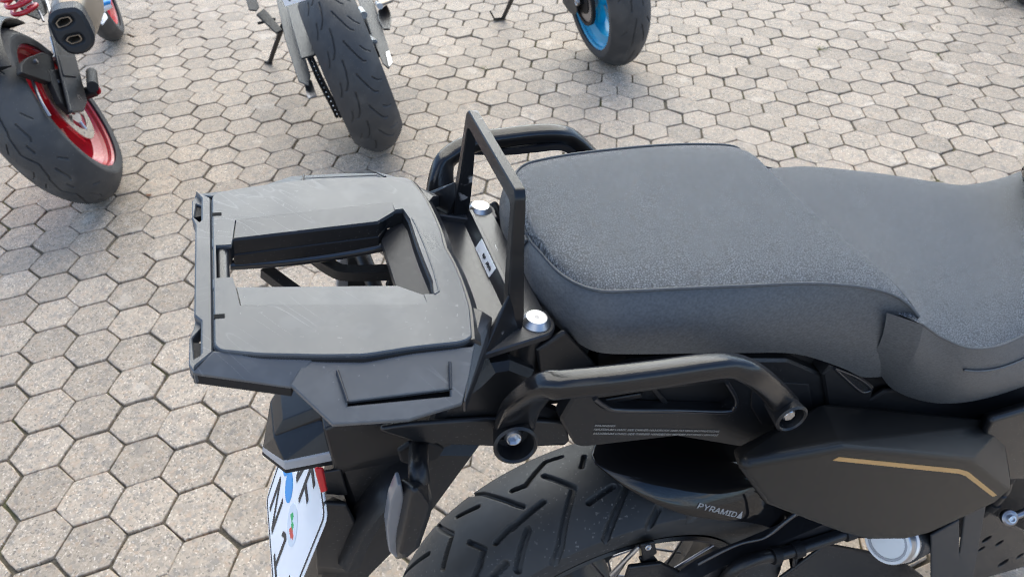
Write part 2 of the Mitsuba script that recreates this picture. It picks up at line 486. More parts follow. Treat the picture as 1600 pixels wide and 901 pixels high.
def tyre(R, W, sag, strokes, period, p=2.2, nt=840, nw=84, depth=0.005, rim=0.222, flip=1):
    """tyre about the y axis, centre at the origin: grooves are sunk into the tread; strokes are polylines in (degrees, mm across)"""
    th = np.arange(nt) / nt * 360.0
    w = np.linspace(-1, 1, nw) * W / 2
    TH, WW = np.meshgrid(th, w, indexing='ij')
    r0 = R - sag * (np.abs(WW) / (W / 2)) ** p
    arc = R * np.pi / 180 * 1000                                          # mm per degree
    cut = np.zeros_like(TH)
    for poly, wid in strokes:
        q = np.asarray(poly, float)
        for shift in (-1, 0, 1):
            u = ((TH - q[:, 0].mean() + period / 2) % period - period / 2 + q[:, 0].mean()) + shift * period
            d = seg_dist(u * arc, WW * 1000, q * np.array([arc, 1]))
            cut = np.maximum(cut, np.clip((wid / 2 + 0.9 - d) / 1.8, 0, 1))
    r = r0 - cut * depth
    rings = []
    t = np.radians(TH)
    tread = np.stack([np.cos(t) * r, WW * flip, np.sin(t) * r], -1)
    a = np.radians(th)
    side = []
    for rr, ww in ((R - sag - 0.010, W / 2 + 0.001), (R - sag - 0.030, W / 2 - 0.003), (rim + 0.012, W / 2 - 0.012), (rim, W / 2 - 0.022)):
        side.append((rr, ww))
    cols = [np.stack([np.cos(a) * rr, np.full(nt, -ww * flip), np.sin(a) * rr], 1) for rr, ww in side[::-1]]
    cols += [tread[:, k] for k in range(nw)]
    cols += [np.stack([np.cos(a) * rr, np.full(nt, ww * flip), np.sin(a) * rr], 1) for rr, ww in side]
    G = np.stack(cols, 1); m = G.shape[1]
    V = G.reshape(-1, 3)
    i = np.arange(nt)[:, None] * m + np.arange(m - 1)[None]; j = ((np.arange(nt) + 1) % nt)[:, None] * m + np.arange(m - 1)[None]
    f = np.vstack([np.stack([i.ravel(), (i + 1).ravel(), (j + 1).ravel()], 1), np.stack([i.ravel(), (j + 1).ravel(), j.ravel()], 1)])
    return fix(trimesh.Trimesh(V, f, process=False))


def rim_ring(r_out, w, depth=0.05, flange=0.014):
    """turned rim about y: two flanges and a drop centre"""
    pr = [(r_out, -w), (r_out - 0.004, -w - 0.003), (r_out - flange, -w + 0.002), (r_out - flange - 0.004, -w + 0.02), (r_out - depth, -w * 0.45), (r_out - depth, w * 0.45),
          (r_out - flange - 0.004, w - 0.02), (r_out - flange, w - 0.002), (r_out - 0.004, w + 0.003), (r_out, w), (r_out - 0.010, w - 0.008), (r_out - depth + 0.012, w * 0.4), (r_out - depth + 0.012, -w * 0.4), (r_out - 0.010, -w + 0.008)]
    return turned(pr, (0, 0, 0), (0, 1, 0), 96, closed=True)


def place_text(text, height, o, right, up, lift=0.0006, bold=False):
    """flat lettering: origin o, reading along right, letters standing along up"""
    m = meshkit.text_mesh(text, height, 0.0005, bold)
    r = np.asarray(right, float); r /= np.linalg.norm(r)
    u = np.asarray(up, float); u = u - r * (u @ r); u /= np.linalg.norm(u)
    n = np.cross(r, u)
    return trimesh.Trimesh(np.asarray(o) + lift * n + m.vertices @ np.stack([r, u, n]), m.faces, process=False)

# ---------------------------------------------------------------- ground: joint sand sheet and hexagonal pavers
g = np.array([[-150, -150, -0.009], [150, -150, -0.009], [150, 150, -0.009], [-150, 150, -0.009]], float)
scene['pavement'] = mikit.ply((g, np.array([[0, 1, 2], [0, 2, 3]])), 'sand')
labels['pavement'] = {'label': 'pale grey hexagonal block pavement under the parked motorcycles', 'category': 'pavement', 'kind': 'structure'}
HEXV = [(E1 + E2) / 3, (2 * E2 - E1) / 3, (E2 - 2 * E1) / 3, -(E1 + E2) / 3, (E1 - 2 * E2) / 3, (2 * E1 - E2) / 3]
HEXV = np.array(sorted(HEXV, key=lambda v: math.atan2(v[1], v[0])))


def paver_mesh():
    P = HEXV * (1 - 0.0021 / 0.0655) + rng.normal(0, 0.0008, (6, 2))
    Q = []
    for i in range(6):                                                    # worn corners, slightly uneven sides
        p, b = P[i], P[(i + 1) % 6]
        t = rng.uniform(0.3, 0.7)
        Q += [p * rng.uniform(0.965, 0.995), p + (b - p) * t + rng.normal(0, 0.0006, 2)]
    m = slab(Q, -0.03, 0.0, 0.0019, bot=False)
    v = m.vertices.copy()
    top = v[:, 2] > -0.001
    v[:, 2] += np.where(top, -0.0006 * rng.random(len(v)), 0)
    return trimesh.Trimesh(v, m.faces, process=False)


variants = [mikit.ply(paver_mesh(), 'stone') for _ in range(8)]
vmeshes = [paver_mesh() for _ in range(8)]
COVER = np.array([(-0.8650, 1.3044, 0.0000), (-1.1697, 2.3262, 0.0000), (-0.8522, 2.3515, 0.0000), (-0.3095, 2.5295, 0.0000), (-0.1372, 2.7826, 0.0000), (0.2775, 2.5931, 0.0000), (0.7432, 2.4874, 0.0000), (0.9866, 2.2546, 0.0000), (1.2457, 2.2261, 0.0000), (1.5811, 2.1022, 0.0000), (1.8383, 2.2035, 0.0000), (2.0886, 2.1970, 0.0000), (1.1425, 0.6655, 0.0000), (0.4764, 0.6876, 0.0000), (0.3942, 0.7890, 0.0000), (0.1420, 1.0477, 0.0000), (-0.0289, 0.9906, 0.0000), (-0.2853, 0.7196, 0.0000), (-0.5330, 0.7279, 0.0000), (-0.6378, 1.1765, 0.0000)])[:, :2]


def inside(p, poly):
    x, y = p; c = False
    for (x0, y0), (x1, y1) in zip(poly, np.roll(poly, -1, 0)):
        if (y0 > y) != (y1 > y) and x < (x1 - x0) * (y - y0) / (y1 - y0) + x0:
            c = not c
    return c


_r = np.cross(_f, _up)
seen, rest = [], []
for j in range(-75, 45):
    for i in range(-45, 80):
        q = P0 + i * E1 + j * E2
        if math.hypot(q[0], q[1] - 3.0) > 7.0:
            continue
        v = np.array([q[0], q[1], -CAM_H]); d = v @ _f
        if d > 0.2:
            X, Y = 1130 * (v @ _r) / d, 1130 * (v @ _up) / d
            if abs(X) < 840 and abs(Y) < 490 and not inside(q, COVER):
                seen.append((1 / d, i, j)); continue
        rest.append((i, j))
seen.sort(reverse=True)
rest += [(i, j) for _, i, j in seen[300:]]


def paver_pose(i, j):
    r = np.random.default_rng((i + 500) * 4001 + j + 500)
    q = P0 + i * E1 + j * E2 + r.normal(0, 0.0017, 2)
    tilt = r.normal(0, 0.35, 2)
    return r.integers(8), T().translate([q[0], q[1], r.normal(0, 0.0012)]).rotate([1, 0, 0], tilt[0]).rotate([0, 1, 0], tilt[1]).rotate([0, 0, 1], r.normal(0, 0.7) + 180 * r.integers(2)), q


for n, (_, i, j) in enumerate(seen[:300]):
    k, M, q = paver_pose(i, j)
    scene['pavement__paver' + (f'_{n:03d}' if n else '')] = {**variants[k], 'to_world': M}
big = []
for i, j in rest:
    k, M, q = paver_pose(i, j)
    m = vmeshes[k].copy(); m.apply_transform(np.array(M.matrix, float).reshape(4, 4)); big.append(m)
bm = cat(*big)
scene['pavement__outer_pavers'] = mikit.ply(bm, 'stone')
labels['pavement__outer_pavers'] = {'kind': 'stuff', 'label': 'hexagonal pavers farther off'}

# ---------------------------------------------------------------- the near motorcycle
BIKE = 'motorcycle'
labels[BIKE] = {'label': 'black motorcycle with a grey seat and scuffed top rack, closest to the camera', 'category': 'motorcycle', 'group': 'motorcycles parked on the pavement'}
K = BIKE + '__luggage_rack'
# -- deck with its opening
near_edge = [(0.0023, -0.1034, 0.0030), (0.0313, -0.1099, 0.0030), (0.0719, -0.1178, 0.0030), (0.0997, -0.1217, 0.0030), (0.1356, -0.1194, 0.0030), (0.1717, -0.1196, 0.0030)]
front_edge = [(0.1808, -0.1154, 0.0030), (0.1881, -0.0814, 0.0030), (0.1902, -0.0500, 0.0030), (0.1900, -0.0211, 0.0030), (0.1880, 0.0024, 0.0030)]
side = [(0.0045, -0.1018)] + [(p[0], p[1]) for p in near_edge[1:]]
front = [(p[0], p[1]) for p in front_edge]
half = [(0.0, -0.096)] + side + front
half = [(s, min(b, -0.004)) for s, b in half]
outline = half + [(s, -b) for s, b in half[::-1]]
op_half = [(0.0018, -0.0205), (0.0135, -0.0205), (0.0150, -0.0285), (0.0165, -0.0310), (0.1385, -0.0447), (0.1483, -0.0595), (0.1629, -0.0605), (0.1650, -0.0440), (0.1640, -0.0120)]
opening = op_half + [(s, -b) for s, b in op_half[::-1]]
scene_deck = slab(rounded(outline, 0.004), -0.016, 0.0008, 0.0012, [opening])
add(K, scene_deck, 'plastic', label='scuffed black plastic top rack deck with a U shaped opening')
# raised top panel: border pieces, then the two sunk wings
wing = lambda sg: [(0.0174, sg * 0.0325), (0.1375, sg * 0.0462), (0.1475, sg * 0.0610), (0.1560, sg * 0.0610), (0.1560, sg * 0.0740), (0.0199, sg * 0.0560)]
pan = rounded([(s if s > 0.001 else 0.0012, b * 0.994) for s, b in outline], 0.006)
hole_half = [(0.0034, -0.0215), (0.0150, -0.0215), (0.0165, -0.0325), (0.0190, -0.0560), (0.1560, -0.0740), (0.1560, -0.0610), (0.1638, -0.0620), (0.1668, -0.0450), (0.1660, -0.0120)]
# panel outline with the opening cut to the rear edge: one band round three sides
band = [tuple(p) for p in pan]
add(K + '__top_panel', slab(band, 0.0008, 0.0034, 0.0009, [hole_half + [(s, -b) for s, b in hole_half][::-1]], hole_bev=False), 'deck')
for sg in (-1, 1):
    w_ = wing(sg)
    top = [(w_[0][0], w_[0][1], 0.0018), (w_[1][0], w_[1][1], 0.0018), (w_[2][0], w_[2][1], 0.0022), (w_[3][0], w_[3][1], 0.0022), (w_[4][0], w_[4][1], 0.00338), (w_[5][0], w_[5][1], 0.00338)]
    m = rhull(top + [(p[0], p[1], -0.002) for p in top], 0)
    add(K + '__wing_panel', m, 'deck')
# inner walls hang below the deck round the opening, rounded underneath
for sg in (-1, 1):
    wall = [(0.0165, sg * 0.031), (0.1385, sg * 0.0447), (0.1483, sg * 0.0595)]
    o2 = [(s, b + sg * 0.004) for s, b in wall]
    for a_, b_, c_, d_ in ((wall[0], wall[1], o2[1], o2[0]), (wall[1], wall[2], o2[2], o2[1])):
        add(K + '__opening_wall', rhull([(q[0], q[1], z) for q in (a_, b_, c_, d_) for z in (-0.0145, -0.025)] , 0.0012), 'plastic')
    rib = [(x, sg * (0.0335 + 0.012 * (x - 0.0165) / 0.122), -0.026 - 0.004 * math.sin(math.pi * (x - 0.01) / 0.14)) for x in np.linspace(0.012, 0.142, 12)]
    add(K + '__rim_tube', tube(rib, 0.0045), 'satin', smooth=40)
# rear strip with the corner tabs
st_h = [(-0.0125, -0.0580), (-0.0078, -0.0650), (-0.0078, -0.0985), (-0.0125, -0.1108), (0.0, -0.0985)]
strip = st_h + [(a, -b) for a, b in st_h[::-1]]
add(K + '__rear_strip', slab(strip, -0.016, -0.0002, 0.0012), 'deck')
for sg in (-1, 1):
    tab = [(-0.0120, 0.0570), (-0.0132, 0.0660), (-0.0160, 0.0770), (-0.0160, 0.1030), (-0.0125, 0.1113), (-0.0050, 0.1060), (-0.0050, 0.0590)]
    hole = [(-0.0140, 0.0768), (-0.0086, 0.0672), (-0.0086, 0.0945), (-0.0125, 0.0975)]
    m = slab([(a, sg * b) for a, b in tab], -0.016, -0.0055, 0.0008, [[(a, sg * b) for a, b in hole]])
    add(K + '__corner_tab', m, 'deck')
    add(K + '__button_slot', slab([(0.0012, sg * 0.0640), (0.0085, sg * 0.0640), (0.0085, sg * 0.0685), (0.0012, sg * 0.0685)], 0.0025, 0.00375), 'groove')
    add(K + '__end_pad', slab([(0.0005, sg * 0.0210), (0.0150, sg * 0.0210), (0.0165, sg * 0.0322), (0.0005, sg * 0.0322)], 0.0, 0.0028, 0.0008), 'deck')
add(K + '__rod', cyl((0.0075, -0.024, -0.0045), (0.0075, 0.024, -0.0045), 0.0052), 'satin', smooth=40)
# ramp in the front of the opening
ramp = [(0.1427, -0.0255, -0.0185), (0.1422, 0.0442, -0.0185), (0.150, 0.0590, -0.0175), (0.168, 0.059, -0.009), (0.174, 0.0, -0.009), (0.168, -0.059, -0.009), (0.150, -0.0590, -0.0175)]
add(K + '__ramp', rhull(ramp + [(p[0], p[1], p[2] - 0.006) for p in ramp], 0.0008), 'dusty')
# sloping flanks: rear flank and slotted skirt on each side
N_FL = dict(a=(0.0005, -0.1000, 0.0005), b=(0.0620, -0.1105, 0.0), c=(0.180, -0.1200, 0.0), d=(-0.0125, -0.1115, -0.0050))
e1_, e2_, e3_, e4_, e5_ = (-0.0135, -0.1093, -0.0075), (0.0481, -0.1298, -0.0105), (0.0724, -0.1623, -0.0170), (0.1237, -0.1668, -0.0175), (0.1631, -0.1602, -0.0175)
slot_ = [(0.0841, -0.1481, -0.0125), (0.1570, -0.1488, -0.0125), (0.1559, -0.1549, -0.0125), (0.0836, -0.1516, -0.0125)]
for sg in (1, -1):
    fl = (lambda pts: pts) if sg == 1 else mir
    q = fl([N_FL['d'], N_FL['a'], N_FL['b'], (0.0640, -0.1150, -0.0015), e2_, e1_])
    add(K + '__flank', rhull(q + [(p[0], p[1], p[2] - 0.0012) for p in q], 0.0007), 'deck', smooth=25)
    eb = [e1_, e2_] if sg == 1 else mir([e1_, e2_])
    eb = eb + fl([(-0.0135, -0.080, -0.0065), (0.060, -0.100, -0.006)])
    add(K + '__flank_edge', rhull([(p[0], p[1] * 0.998, p[2] - 0.0012) for p in eb] + [(p[0], p[1] * 0.992, p[2] - 0.0105) for p in eb], 0.0004), 'dark')
    sk = [N_FL['b'], (0.120, -0.1160, 0.0), N_FL['c'], (0.1826, -0.1170, -0.0030), (0.1727, -0.1410, -0.0140), e5_, e4_, e3_, e2_]
    add(K + '__skirt', plate3(fl(sk), 0.0045, 0.0008, [fl(slot_)]), 'deck')
    add(K + '__slot_floor', plate3([(q[0], q[1], q[2] - 0.010) for q in fl([(0.0816, -0.1411, -0.0125), (0.1624, -0.1427, -0.0125), (0.1582, -0.1590, -0.0125), (0.0796, -0.1556, -0.0125)])], 0.002), 'dark')
    g0, g1, g2, g3 = (0.0800, -0.1268, -0.0045), (0.0838, -0.1502, -0.0115), (0.1564, -0.1509, -0.0115), (0.1602, -0.1311, -0.0045)
    for u, v in ((g0, g1), (g3, g2)):
        u, v = fl([u, v]); u, v = np.array(u), np.array(v)
        add(K + '__skirt_groove', tube([u + (0, 0, 0.0004), (u + v) / 2 + (0, 0, 0.0004), v + (0, 0, 0.0004)], 0.0012), 'satin', smooth=50)
# front lip of the deck and its end clips
lip_o = np.array(spline([(s, b, 0) for s, b in front], 3)); lip_o = np.vstack([lip_o, lip_o[::-1] * np.array([1, -1, 1])])
rings = []
for k, p in enumerate(lip_o):
    rings.append([(p[0] - 0.004, p[1], 0.0005), (p[0] + 0.002, p[1], 0.0015), (p[0] + 0.0075, p[1], -0.003), (p[0] + 0.0105, p[1], -0.016), (p[0] - 0.004, p[1], -0.016)])
add(K + '__front_lip', loft(rings), 'satin', smooth=35)
clip_ = [(0.1974, -0.0854, 0.0000), (0.2039, -0.0899, -0.0030), (0.1981, -0.1050, -0.0090), (0.1888, -0.1209, -0.0130), (0.1717, -0.1477, -0.0170), (0.1657, -0.1578, -0.0180), (0.1920, -0.0788, -0.0010), (0.1833, -0.1146, -0.0040)]
for sg in (-1, 1):
    cp = clip_ if sg == -1 else mir(clip_)
    add(K + '__end_clip', rhull(cp + [(p[0] + 0.001, p[1], p[2] - 0.010) for p in cp], 0.001), 'satin')
rib_ = [(0.1687, 0.0453, 0.0036), (0.1698, 0.0339, 0.0036), (0.1707, 0.0015, 0.0036), (0.1704, -0.0311, 0.0036), (0.1685, -0.0595, 0.0036), (0.1642, -0.0622, 0.0036)]
add(K + '__trim_rib', tube([np.array(p) for p in rib_], 0.0007), 'deck', smooth=40)
# embossed lettering on the deck, read from the front
for k, txt in enumerate(('HEPCO &', 'BECKER')):
    add(K + '__lettering', place_text(txt, 0.0042, (0.1795 - 0.0062 * k, 0.0185, 0.0033), (0.06, -1, 0), (1, 0.06, 0), -0.00025), 'deck')
# adapter plate in front of the deck
add(K + '__adapter_plate', slab(rounded([(0.180, -0.088), (0.180, 0.088), (0.240, 0.080), (0.246, 0.0), (0.240, -0.080)], 0.004), -0.030, -0.0235, 0.001), 'satin', label='smooth black adapter plate with white stickers')
add(K + '__ridge', rhull([(s, b, c) for b in (-0.072, 0.078) for s, c in ((0.2278, -0.024), (0.2336, -0.0128), (0.2365, -0.0128), (0.2385, -0.024))], 0.0005), 'satin')
add(K + '__front_bar', rhull([(s, b, c) for b in (-0.080, 0.080) for s, c in ((0.2375, -0.0160), (0.2570, -0.0170), (0.2570, -0.024), (0.2375, -0.024))], 0.0008), 'satin')
lab_b = [(0.2279, 0.0300, -0.0232), (0.2330, 0.0300, -0.0134), (0.2330, -0.0150, -0.0134), (0.2279, -0.0150, -0.0232)]
add(K + '__white_sticker', rhull([(p[0] - 0.0009, p[1], p[2] + 0.0005) for p in lab_b] + [(p[0] + 0.0003, p[1], p[2] - 0.0002) for p in lab_b], 0), 'label', label='small white sticker with worn print')
for k in range(10):
    if k in (5, 6): continue
    b_ = 0.002 + 0.0024 * (k - 5); u_ = (0.2281, -0.0187) if k % 2 else (0.2278, -0.0192)
    add(K + '__print_mark', rhull([(u_[0], b_ + d_, u_[1]) for d_ in (-0.0006, 0.0006)] + [(u_[0] + 0.0016, b_ + d_, u_[1] + 0.0031) for d_ in (-0.0006, 0.0006)] + [(u_[0] + 0.002, b_, u_[1] + 0.0005)], 0), 'ink')
lab2 = [(0.2418, 0.0221, -0.0160), (0.2439, 0.0229, -0.0160), (0.2420, -0.0151, -0.0160), (0.2397, -0.0186, -0.0160)]
add(K + '__white_strip_sticker', plate3(lab2, 0.0003, 0, lift=0.0005), 'label')
# ears with the round buttons
for sg in (-1, 1):
    poly = [(0.232, 0.070), (0.262, 0.070)] + [(0.2466 + 0.0165 * math.cos(t), 0.0845 + 0.0165 * math.sin(t)) for t in np.linspace(-0.4, 1.35, 9)] + [(0.1938, 0.1141), (0.1895, 0.1090), (0.2040, 0.0800)]
    add(K + '__ear', slab([(s, sg * b) for s, b in poly], -0.0235, -0.0175, 0.0012), 'dusty')
    c = np.array([0.2466, sg * 0.0845, -0.0178])
    add(K + '__round_button', turned([(0, 0), (0.0128, 0), (0.0128, 0.0012), (0.0095, 0.0058), (0.0088, 0.0063), (0.0016, 0.0063), (0.0016, 0.0045), (0, 0.0045)], c, (0, 0, 1), 44), 'alu', smooth=30, label='silver round button at the foot of the loop')
    add(K + '__button_socket', slab(np.stack([np.cos(np.arange(6) * np.pi / 3), np.sin(np.arange(6) * np.pi / 3)], 1) * 0.0022 + c[:2], c[2] + 0.0055, c[2] + 0.00655), 'dark_steel')
    add(K + '__post', turned([(0, 0), (0.0135, 0), (0.0125, -0.05), (0.0130, -0.075), (0, -0.075)], c - (0.004, 0, 0.006), (0, 0, 1), 18), 'plastic', smooth=30)
# the loop across the rack
oh = [(-0.0905, -0.0235), (-0.0890, -0.0065), (-0.0772, 0.0470), (-0.0692, 0.0940), (-0.0650, 0.0997)]
ih = [(-0.0780, -0.0235), (-0.0765, -0.0020), (-0.0695, 0.0310), (-0.0615, 0.0830), (-0.0585, 0.0860)]
loop = oh + [(-b, c) for b, c in oh[::-1]] + [(-b, c) for b, c in ih] + ih[::-1]
lm = slab(rounded(loop, 0.002), 0.0, 0.0095, 0.0010)
v = lm.vertices
w_lo = np.clip((0.085 - v[:, 1]) / 0.085, 0, 1)
s_ = 0.2240 + 0.0085 * w_lo - v[:, 2] * (0.90 + 0.62 * w_lo)
add(K + '__loop_handle', fix(trimesh.Trimesh(np.stack([s_, v[:, 0], v[:, 1]], 1), lm.faces, process=False)), 'hoop', label='upright angular black loop handle with worn edges')
for sg in (-1, 1):
    gus = [(0.2185, 0.0800, 0.002), (0.2175, 0.0855, 0.014), (0.1935, 0.1135, -0.0165), (0.1935, 0.108, -0.0172), (0.212, 0.080, -0.0172), (0.2295, 0.0885, -0.0172), (0.2200, 0.0885, -0.006)]
    add(K + '__gusset', rhull([(s, sg * b, c) for s, b, c in gus], 0.001), 'hoop')
# flat carrier bars under the deck, seen through the opening
for pts, wd in (([(0.040, 0.055, -0.052), (0.060, 0.030, -0.056), (0.082, 0.004, -0.058), (0.105, -0.006, -0.058), (0.175, -0.010, -0.056)], 0.011),
                ([(0.080, 0.075, -0.048), (0.098, 0.050, -0.050), (0.115, 0.040, -0.050), (0.175, 0.036, -0.050)], 0.012)):
    add(K + '__carrier_bar', tube(spline(pts, 6), [(-wd / 2, -0.005), (wd / 2, -0.005), (wd / 2, 0.005), (-wd / 2, 0.005)]), 'plastic', smooth=40)

# -- seats
K = BIKE + '__passenger_seat'
seam = [(0.2667, 0.0109, 0.0060), (0.2642, -0.0092, 0.0090), (0.2658, -0.0275, 0.0110), (0.2690, -0.0613, 0.0150), (0.2774, -0.0846, 0.0190), (0.2910, -0.0989, 0.0225), (0.3107, -0.1046, 0.0250), (0.3539, -0.1107, 0.0280), (0.4234, -0.1180, 0.0300), (0.4762, -0.1221, 0.0300), (0.5273, -0.1282, 0.0260), (0.5600, -0.1350, 0.0200), (0.5792, -0.1423, 0.0120), (0.5882, -0.1534, 0.0045), (0.5850, -0.1617, 0.0045)]
bot = [(0.2592, -0.0240, -0.0268), (0.2611, -0.0400, -0.0274), (0.2637, -0.0600, -0.0278), (0.2740, -0.0800, -0.0330), (0.2857, -0.1020, -0.0337), (0.2966, -0.1160, -0.0302), (0.3222, -0.1240, -0.0280), (0.3718, -0.1280, -0.0311), (0.4343, -0.1300, -0.0381), (0.4957, -0.1300, -0.0491), (0.5605, -0.1300, -0.0766), (0.5982, -0.1300, -0.0965), (0.6216, -0.1280, -0.1035), (0.6341, -0.1270, -0.1058)]
seam = [(seam[0][0] - 0.0050, -0.004, seam[0][2])] + seam
bot = [(bot[0][0] - 0.0035, -0.003, bot[0][2])] + bot
S_ = spline(seam, 5); B_ = spline(bot[:len(seam)], 5)
n_ = min(len(S_), len(B_)); S_, B_ = S_[:n_], B_[:n_]


def side_grid(S, B, rows=9, bulge=0.010):
    G = []
    for t in np.linspace(0, 1, rows):
        P = S * (1 - t) + B * t
        out = np.gradient(S, axis=0); out = np.stack([out[:, 1], -out[:, 0], 0 * out[:, 0]], 1); f_ = np.clip(np.arange(len(out)) / 9.0, 0, 1)[:, None]; out = out * f_ + np.array([-0.02, 0, 0]) * (1 - f_); out /= np.linalg.norm(out, axis=1, keepdims=True) + 1e-9
        bl = bulge * (0.25 + 0.75 * np.clip(np.arange(len(S)) / 22.0, 0, 1))[:, None]
        G.append(P + out * bl * math.sin(math.pi * min(1, t * 1.02)) ** 0.8)
    return np.array(G)


def grid_mesh(G):
    a, b = G.shape[:2]; V = G.reshape(-1, 3)
    i = (np.arange(a - 1)[:, None] * b + np.arange(b - 1)[None]).ravel()
    return trimesh.Trimesh(V, np.vstack([np.stack([i, i + 1, i + b + 1], 1), np.stack([i, i + b + 1, i + b], 1)]), process=False)


TOPR = np.concatenate([-1 + np.array([0, 0.008, 0.02, 0.04, 0.07, 0.11, 0.17, 0.25, 0.36, 0.5, 0.65, 0.82]), [0.0]]); TOPR = np.concatenate([TOPR, -TOPR[-2::-1]])


def top_mesh(S, dome, lead=None, pw=6.0):
    G = []
    for t in TOPR:
        w = abs(t); P = S.copy()
        P[:, 1] = -np.abs(S[:, 1]) * t
        P[:, 2] = S[:, 2] + dome * (1 - w ** pw)
        if lead is not None:
            P[:, 0] += lead * (1 - w ** 2)
        G.append(P)
    return np.array(G)


dome = np.interp(np.arange(n_) / (n_ - 1), [0, 0.08, 0.2, 0.36, 0.62, 0.82, 0.92, 1.0], [0.001, 0.003, 0.006, 0.007, 0.005, 0.008, 0.012, 0.0170])
lead_p = np.interp(np.arange(n_) / (n_ - 1), [0, 0.3, 0.7, 0.85, 1.0], [-0.001, -0.002, -0.001, -0.006, -0.019])
GP = top_mesh(S_, dome, lead_p)
_k = (1 - np.abs(TOPR) ** 10)[:, None, None]
GP = np.concatenate([GP, GP[:, -1:] + _k * np.array([0.003, 0, -0.002]), GP[:, -1:] + _k * np.array([0.005, 0, -0.012]), GP[:, -1:] + _k * np.array([0.004, 0, -0.035])], axis=1)
add(K, grid_mesh(GP), 'seat_top', smooth=True, label='textured grey vinyl passenger seat')
SG = side_grid(S_, B_)
SG = np.concatenate([SG, SG[:, -1:] + np.array([0.003, 0.004, 0]), SG[:, -1:] + np.array([0.001, 0.035, 0])], axis=1)
for sg in (1, -1):
    G = SG * np.array([1, sg, 1]); add(K + '__side_cover', grid_mesh(G if sg == 1 else G[::-1]), 'seat_side', smooth=True)
    pp = S_ * np.array([1, sg, 1]) + np.array([0, -0.0004 * sg, 0.0007])
    add(K + '__seam', tube(pp, 0.0014), 'seat_side', smooth=True)
# rear end between the two sides
rear = np.array([[(SG[r, 0, 0], SG[r, 0, 1] * t, SG[r, 0, 2]) for t in np.linspace(-1, 1, 7)] for r in range(SG.shape[0])])
add(K + '__rear_cover', grid_mesh(rear), 'seat_side', smooth=True)

cr_ = GP[2:-2, n_ - 1] + np.array([0.0012, 0, -0.0012])
add(K + '__crease_cord', tube(cr_, 0.0011), 'seat_side', smooth=True)

K = BIKE + '__rider_seat'
rs = [(0.5865, -0.1611, 0.0030), (0.6053, -0.1603, -0.0080), (0.6247, -0.1619, -0.0180), (0.6591, -0.1676, -0.0300), (0.7048, -0.1645, -0.0380), (0.7648, -0.1504, -0.0440), (0.8520, -0.1274, -0.0460)]
R_ = spline(rs, 6); nr = len(R_)
far = [(0.6048, 0.1176, -0.0010), (0.6874, 0.1384, -0.0120), (0.7679, 0.1418, -0.0220), (0.8339, 0.1403, -0.0300), (0.9066, 0.1276, -0.0360), (0.9552, 0.1228, -0.0400), (1.0070, 0.1279, -0.0400), (1.0485, 0.1310, -0.0340), (1.0751, 0.1319, -0.0260), (1.1555, 0.1398, -0.0160)]
F_ = spline(far, 6)
fi = np.linspace(0, 1, nr)
Fr = np.stack([np.interp(fi, np.linspace(0, 1, len(F_)), F_[:, k]) for k in range(3)], 1)
GR = []
for t in TOPR:
    w = (t + 1) / 2
    P = R_ * (1 - w) + Fr * w
    P[:, 2] += np.interp(fi, [0, 0.25, 0.6, 1], [0.0045, 0.010, 0.010, 0.012]) * (1 - abs(t) ** 5)
    P[:, 0] += np.interp(fi, [0, 0.2, 0.5], [-0.016, -0.008, 0.0]) * (1 - t * t)
    P = np.vstack([P[:1] + (1 - t * t) * np.array([-0.03, 0, -0.016]), P])
    GR.append(P)
GR = np.array(GR)
add(K, grid_mesh(GR), 'seat_top', smooth=True, label='lower grey vinyl rider seat sloping to the front')
rb = [(0.6308, -0.1290, -0.1032), (0.6555, -0.1300, -0.1239), (0.6983, -0.1320, -0.1459), (0.7503, -0.1350, -0.1612), (0.8057, -0.1380, -0.1623), (0.8628, -0.1400, -0.1483), (0.9082, -0.1400, -0.1263)]
RB = spline(rb, 6)
fold = [(0.6370, -0.1310, -0.0304), (0.6542, -0.1360, -0.0409), (0.6640, -0.1450, -0.0434), (0.6947, -0.1500, -0.0537), (0.7545, -0.1520, -0.0737), (0.7979, -0.1520, -0.0863), (0.8800, -0.1500, -0.1086)]
FO = spline(fold, 6)
mid_ = []
for t in np.linspace(0, 1, 9):
    P = R_ * (1 - t) + RB * t
    P[:, 1] -= 0.012 * math.sin(math.pi * t)
    mid_.append(P)
MG = np.array(mid_)
MG = np.concatenate([MG[:, :1] + np.array([-0.03, 0.016, 0.004]), MG], axis=1)
for sg in (1, -1):
    G = MG * np.array([1, sg, 1])
    add(K + '__side_cover', grid_mesh(G if sg == 1 else G[::-1]), 'seat_side', smooth=True)
    add(K + '__seam', tube(R_ * np.array([1, sg, 1]), 0.0011), 'seat_side', smooth=True)
jr = [MG[r, 10] * np.array([1, 1, 1]) for r in range(9)]
tip = np.array([MG[2, k] for k in range(18, nr)]) + np.array([0, -0.0015, 0])
add(K + '__piping', tube(tip, 0.0012), 'seat_side', smooth=True)
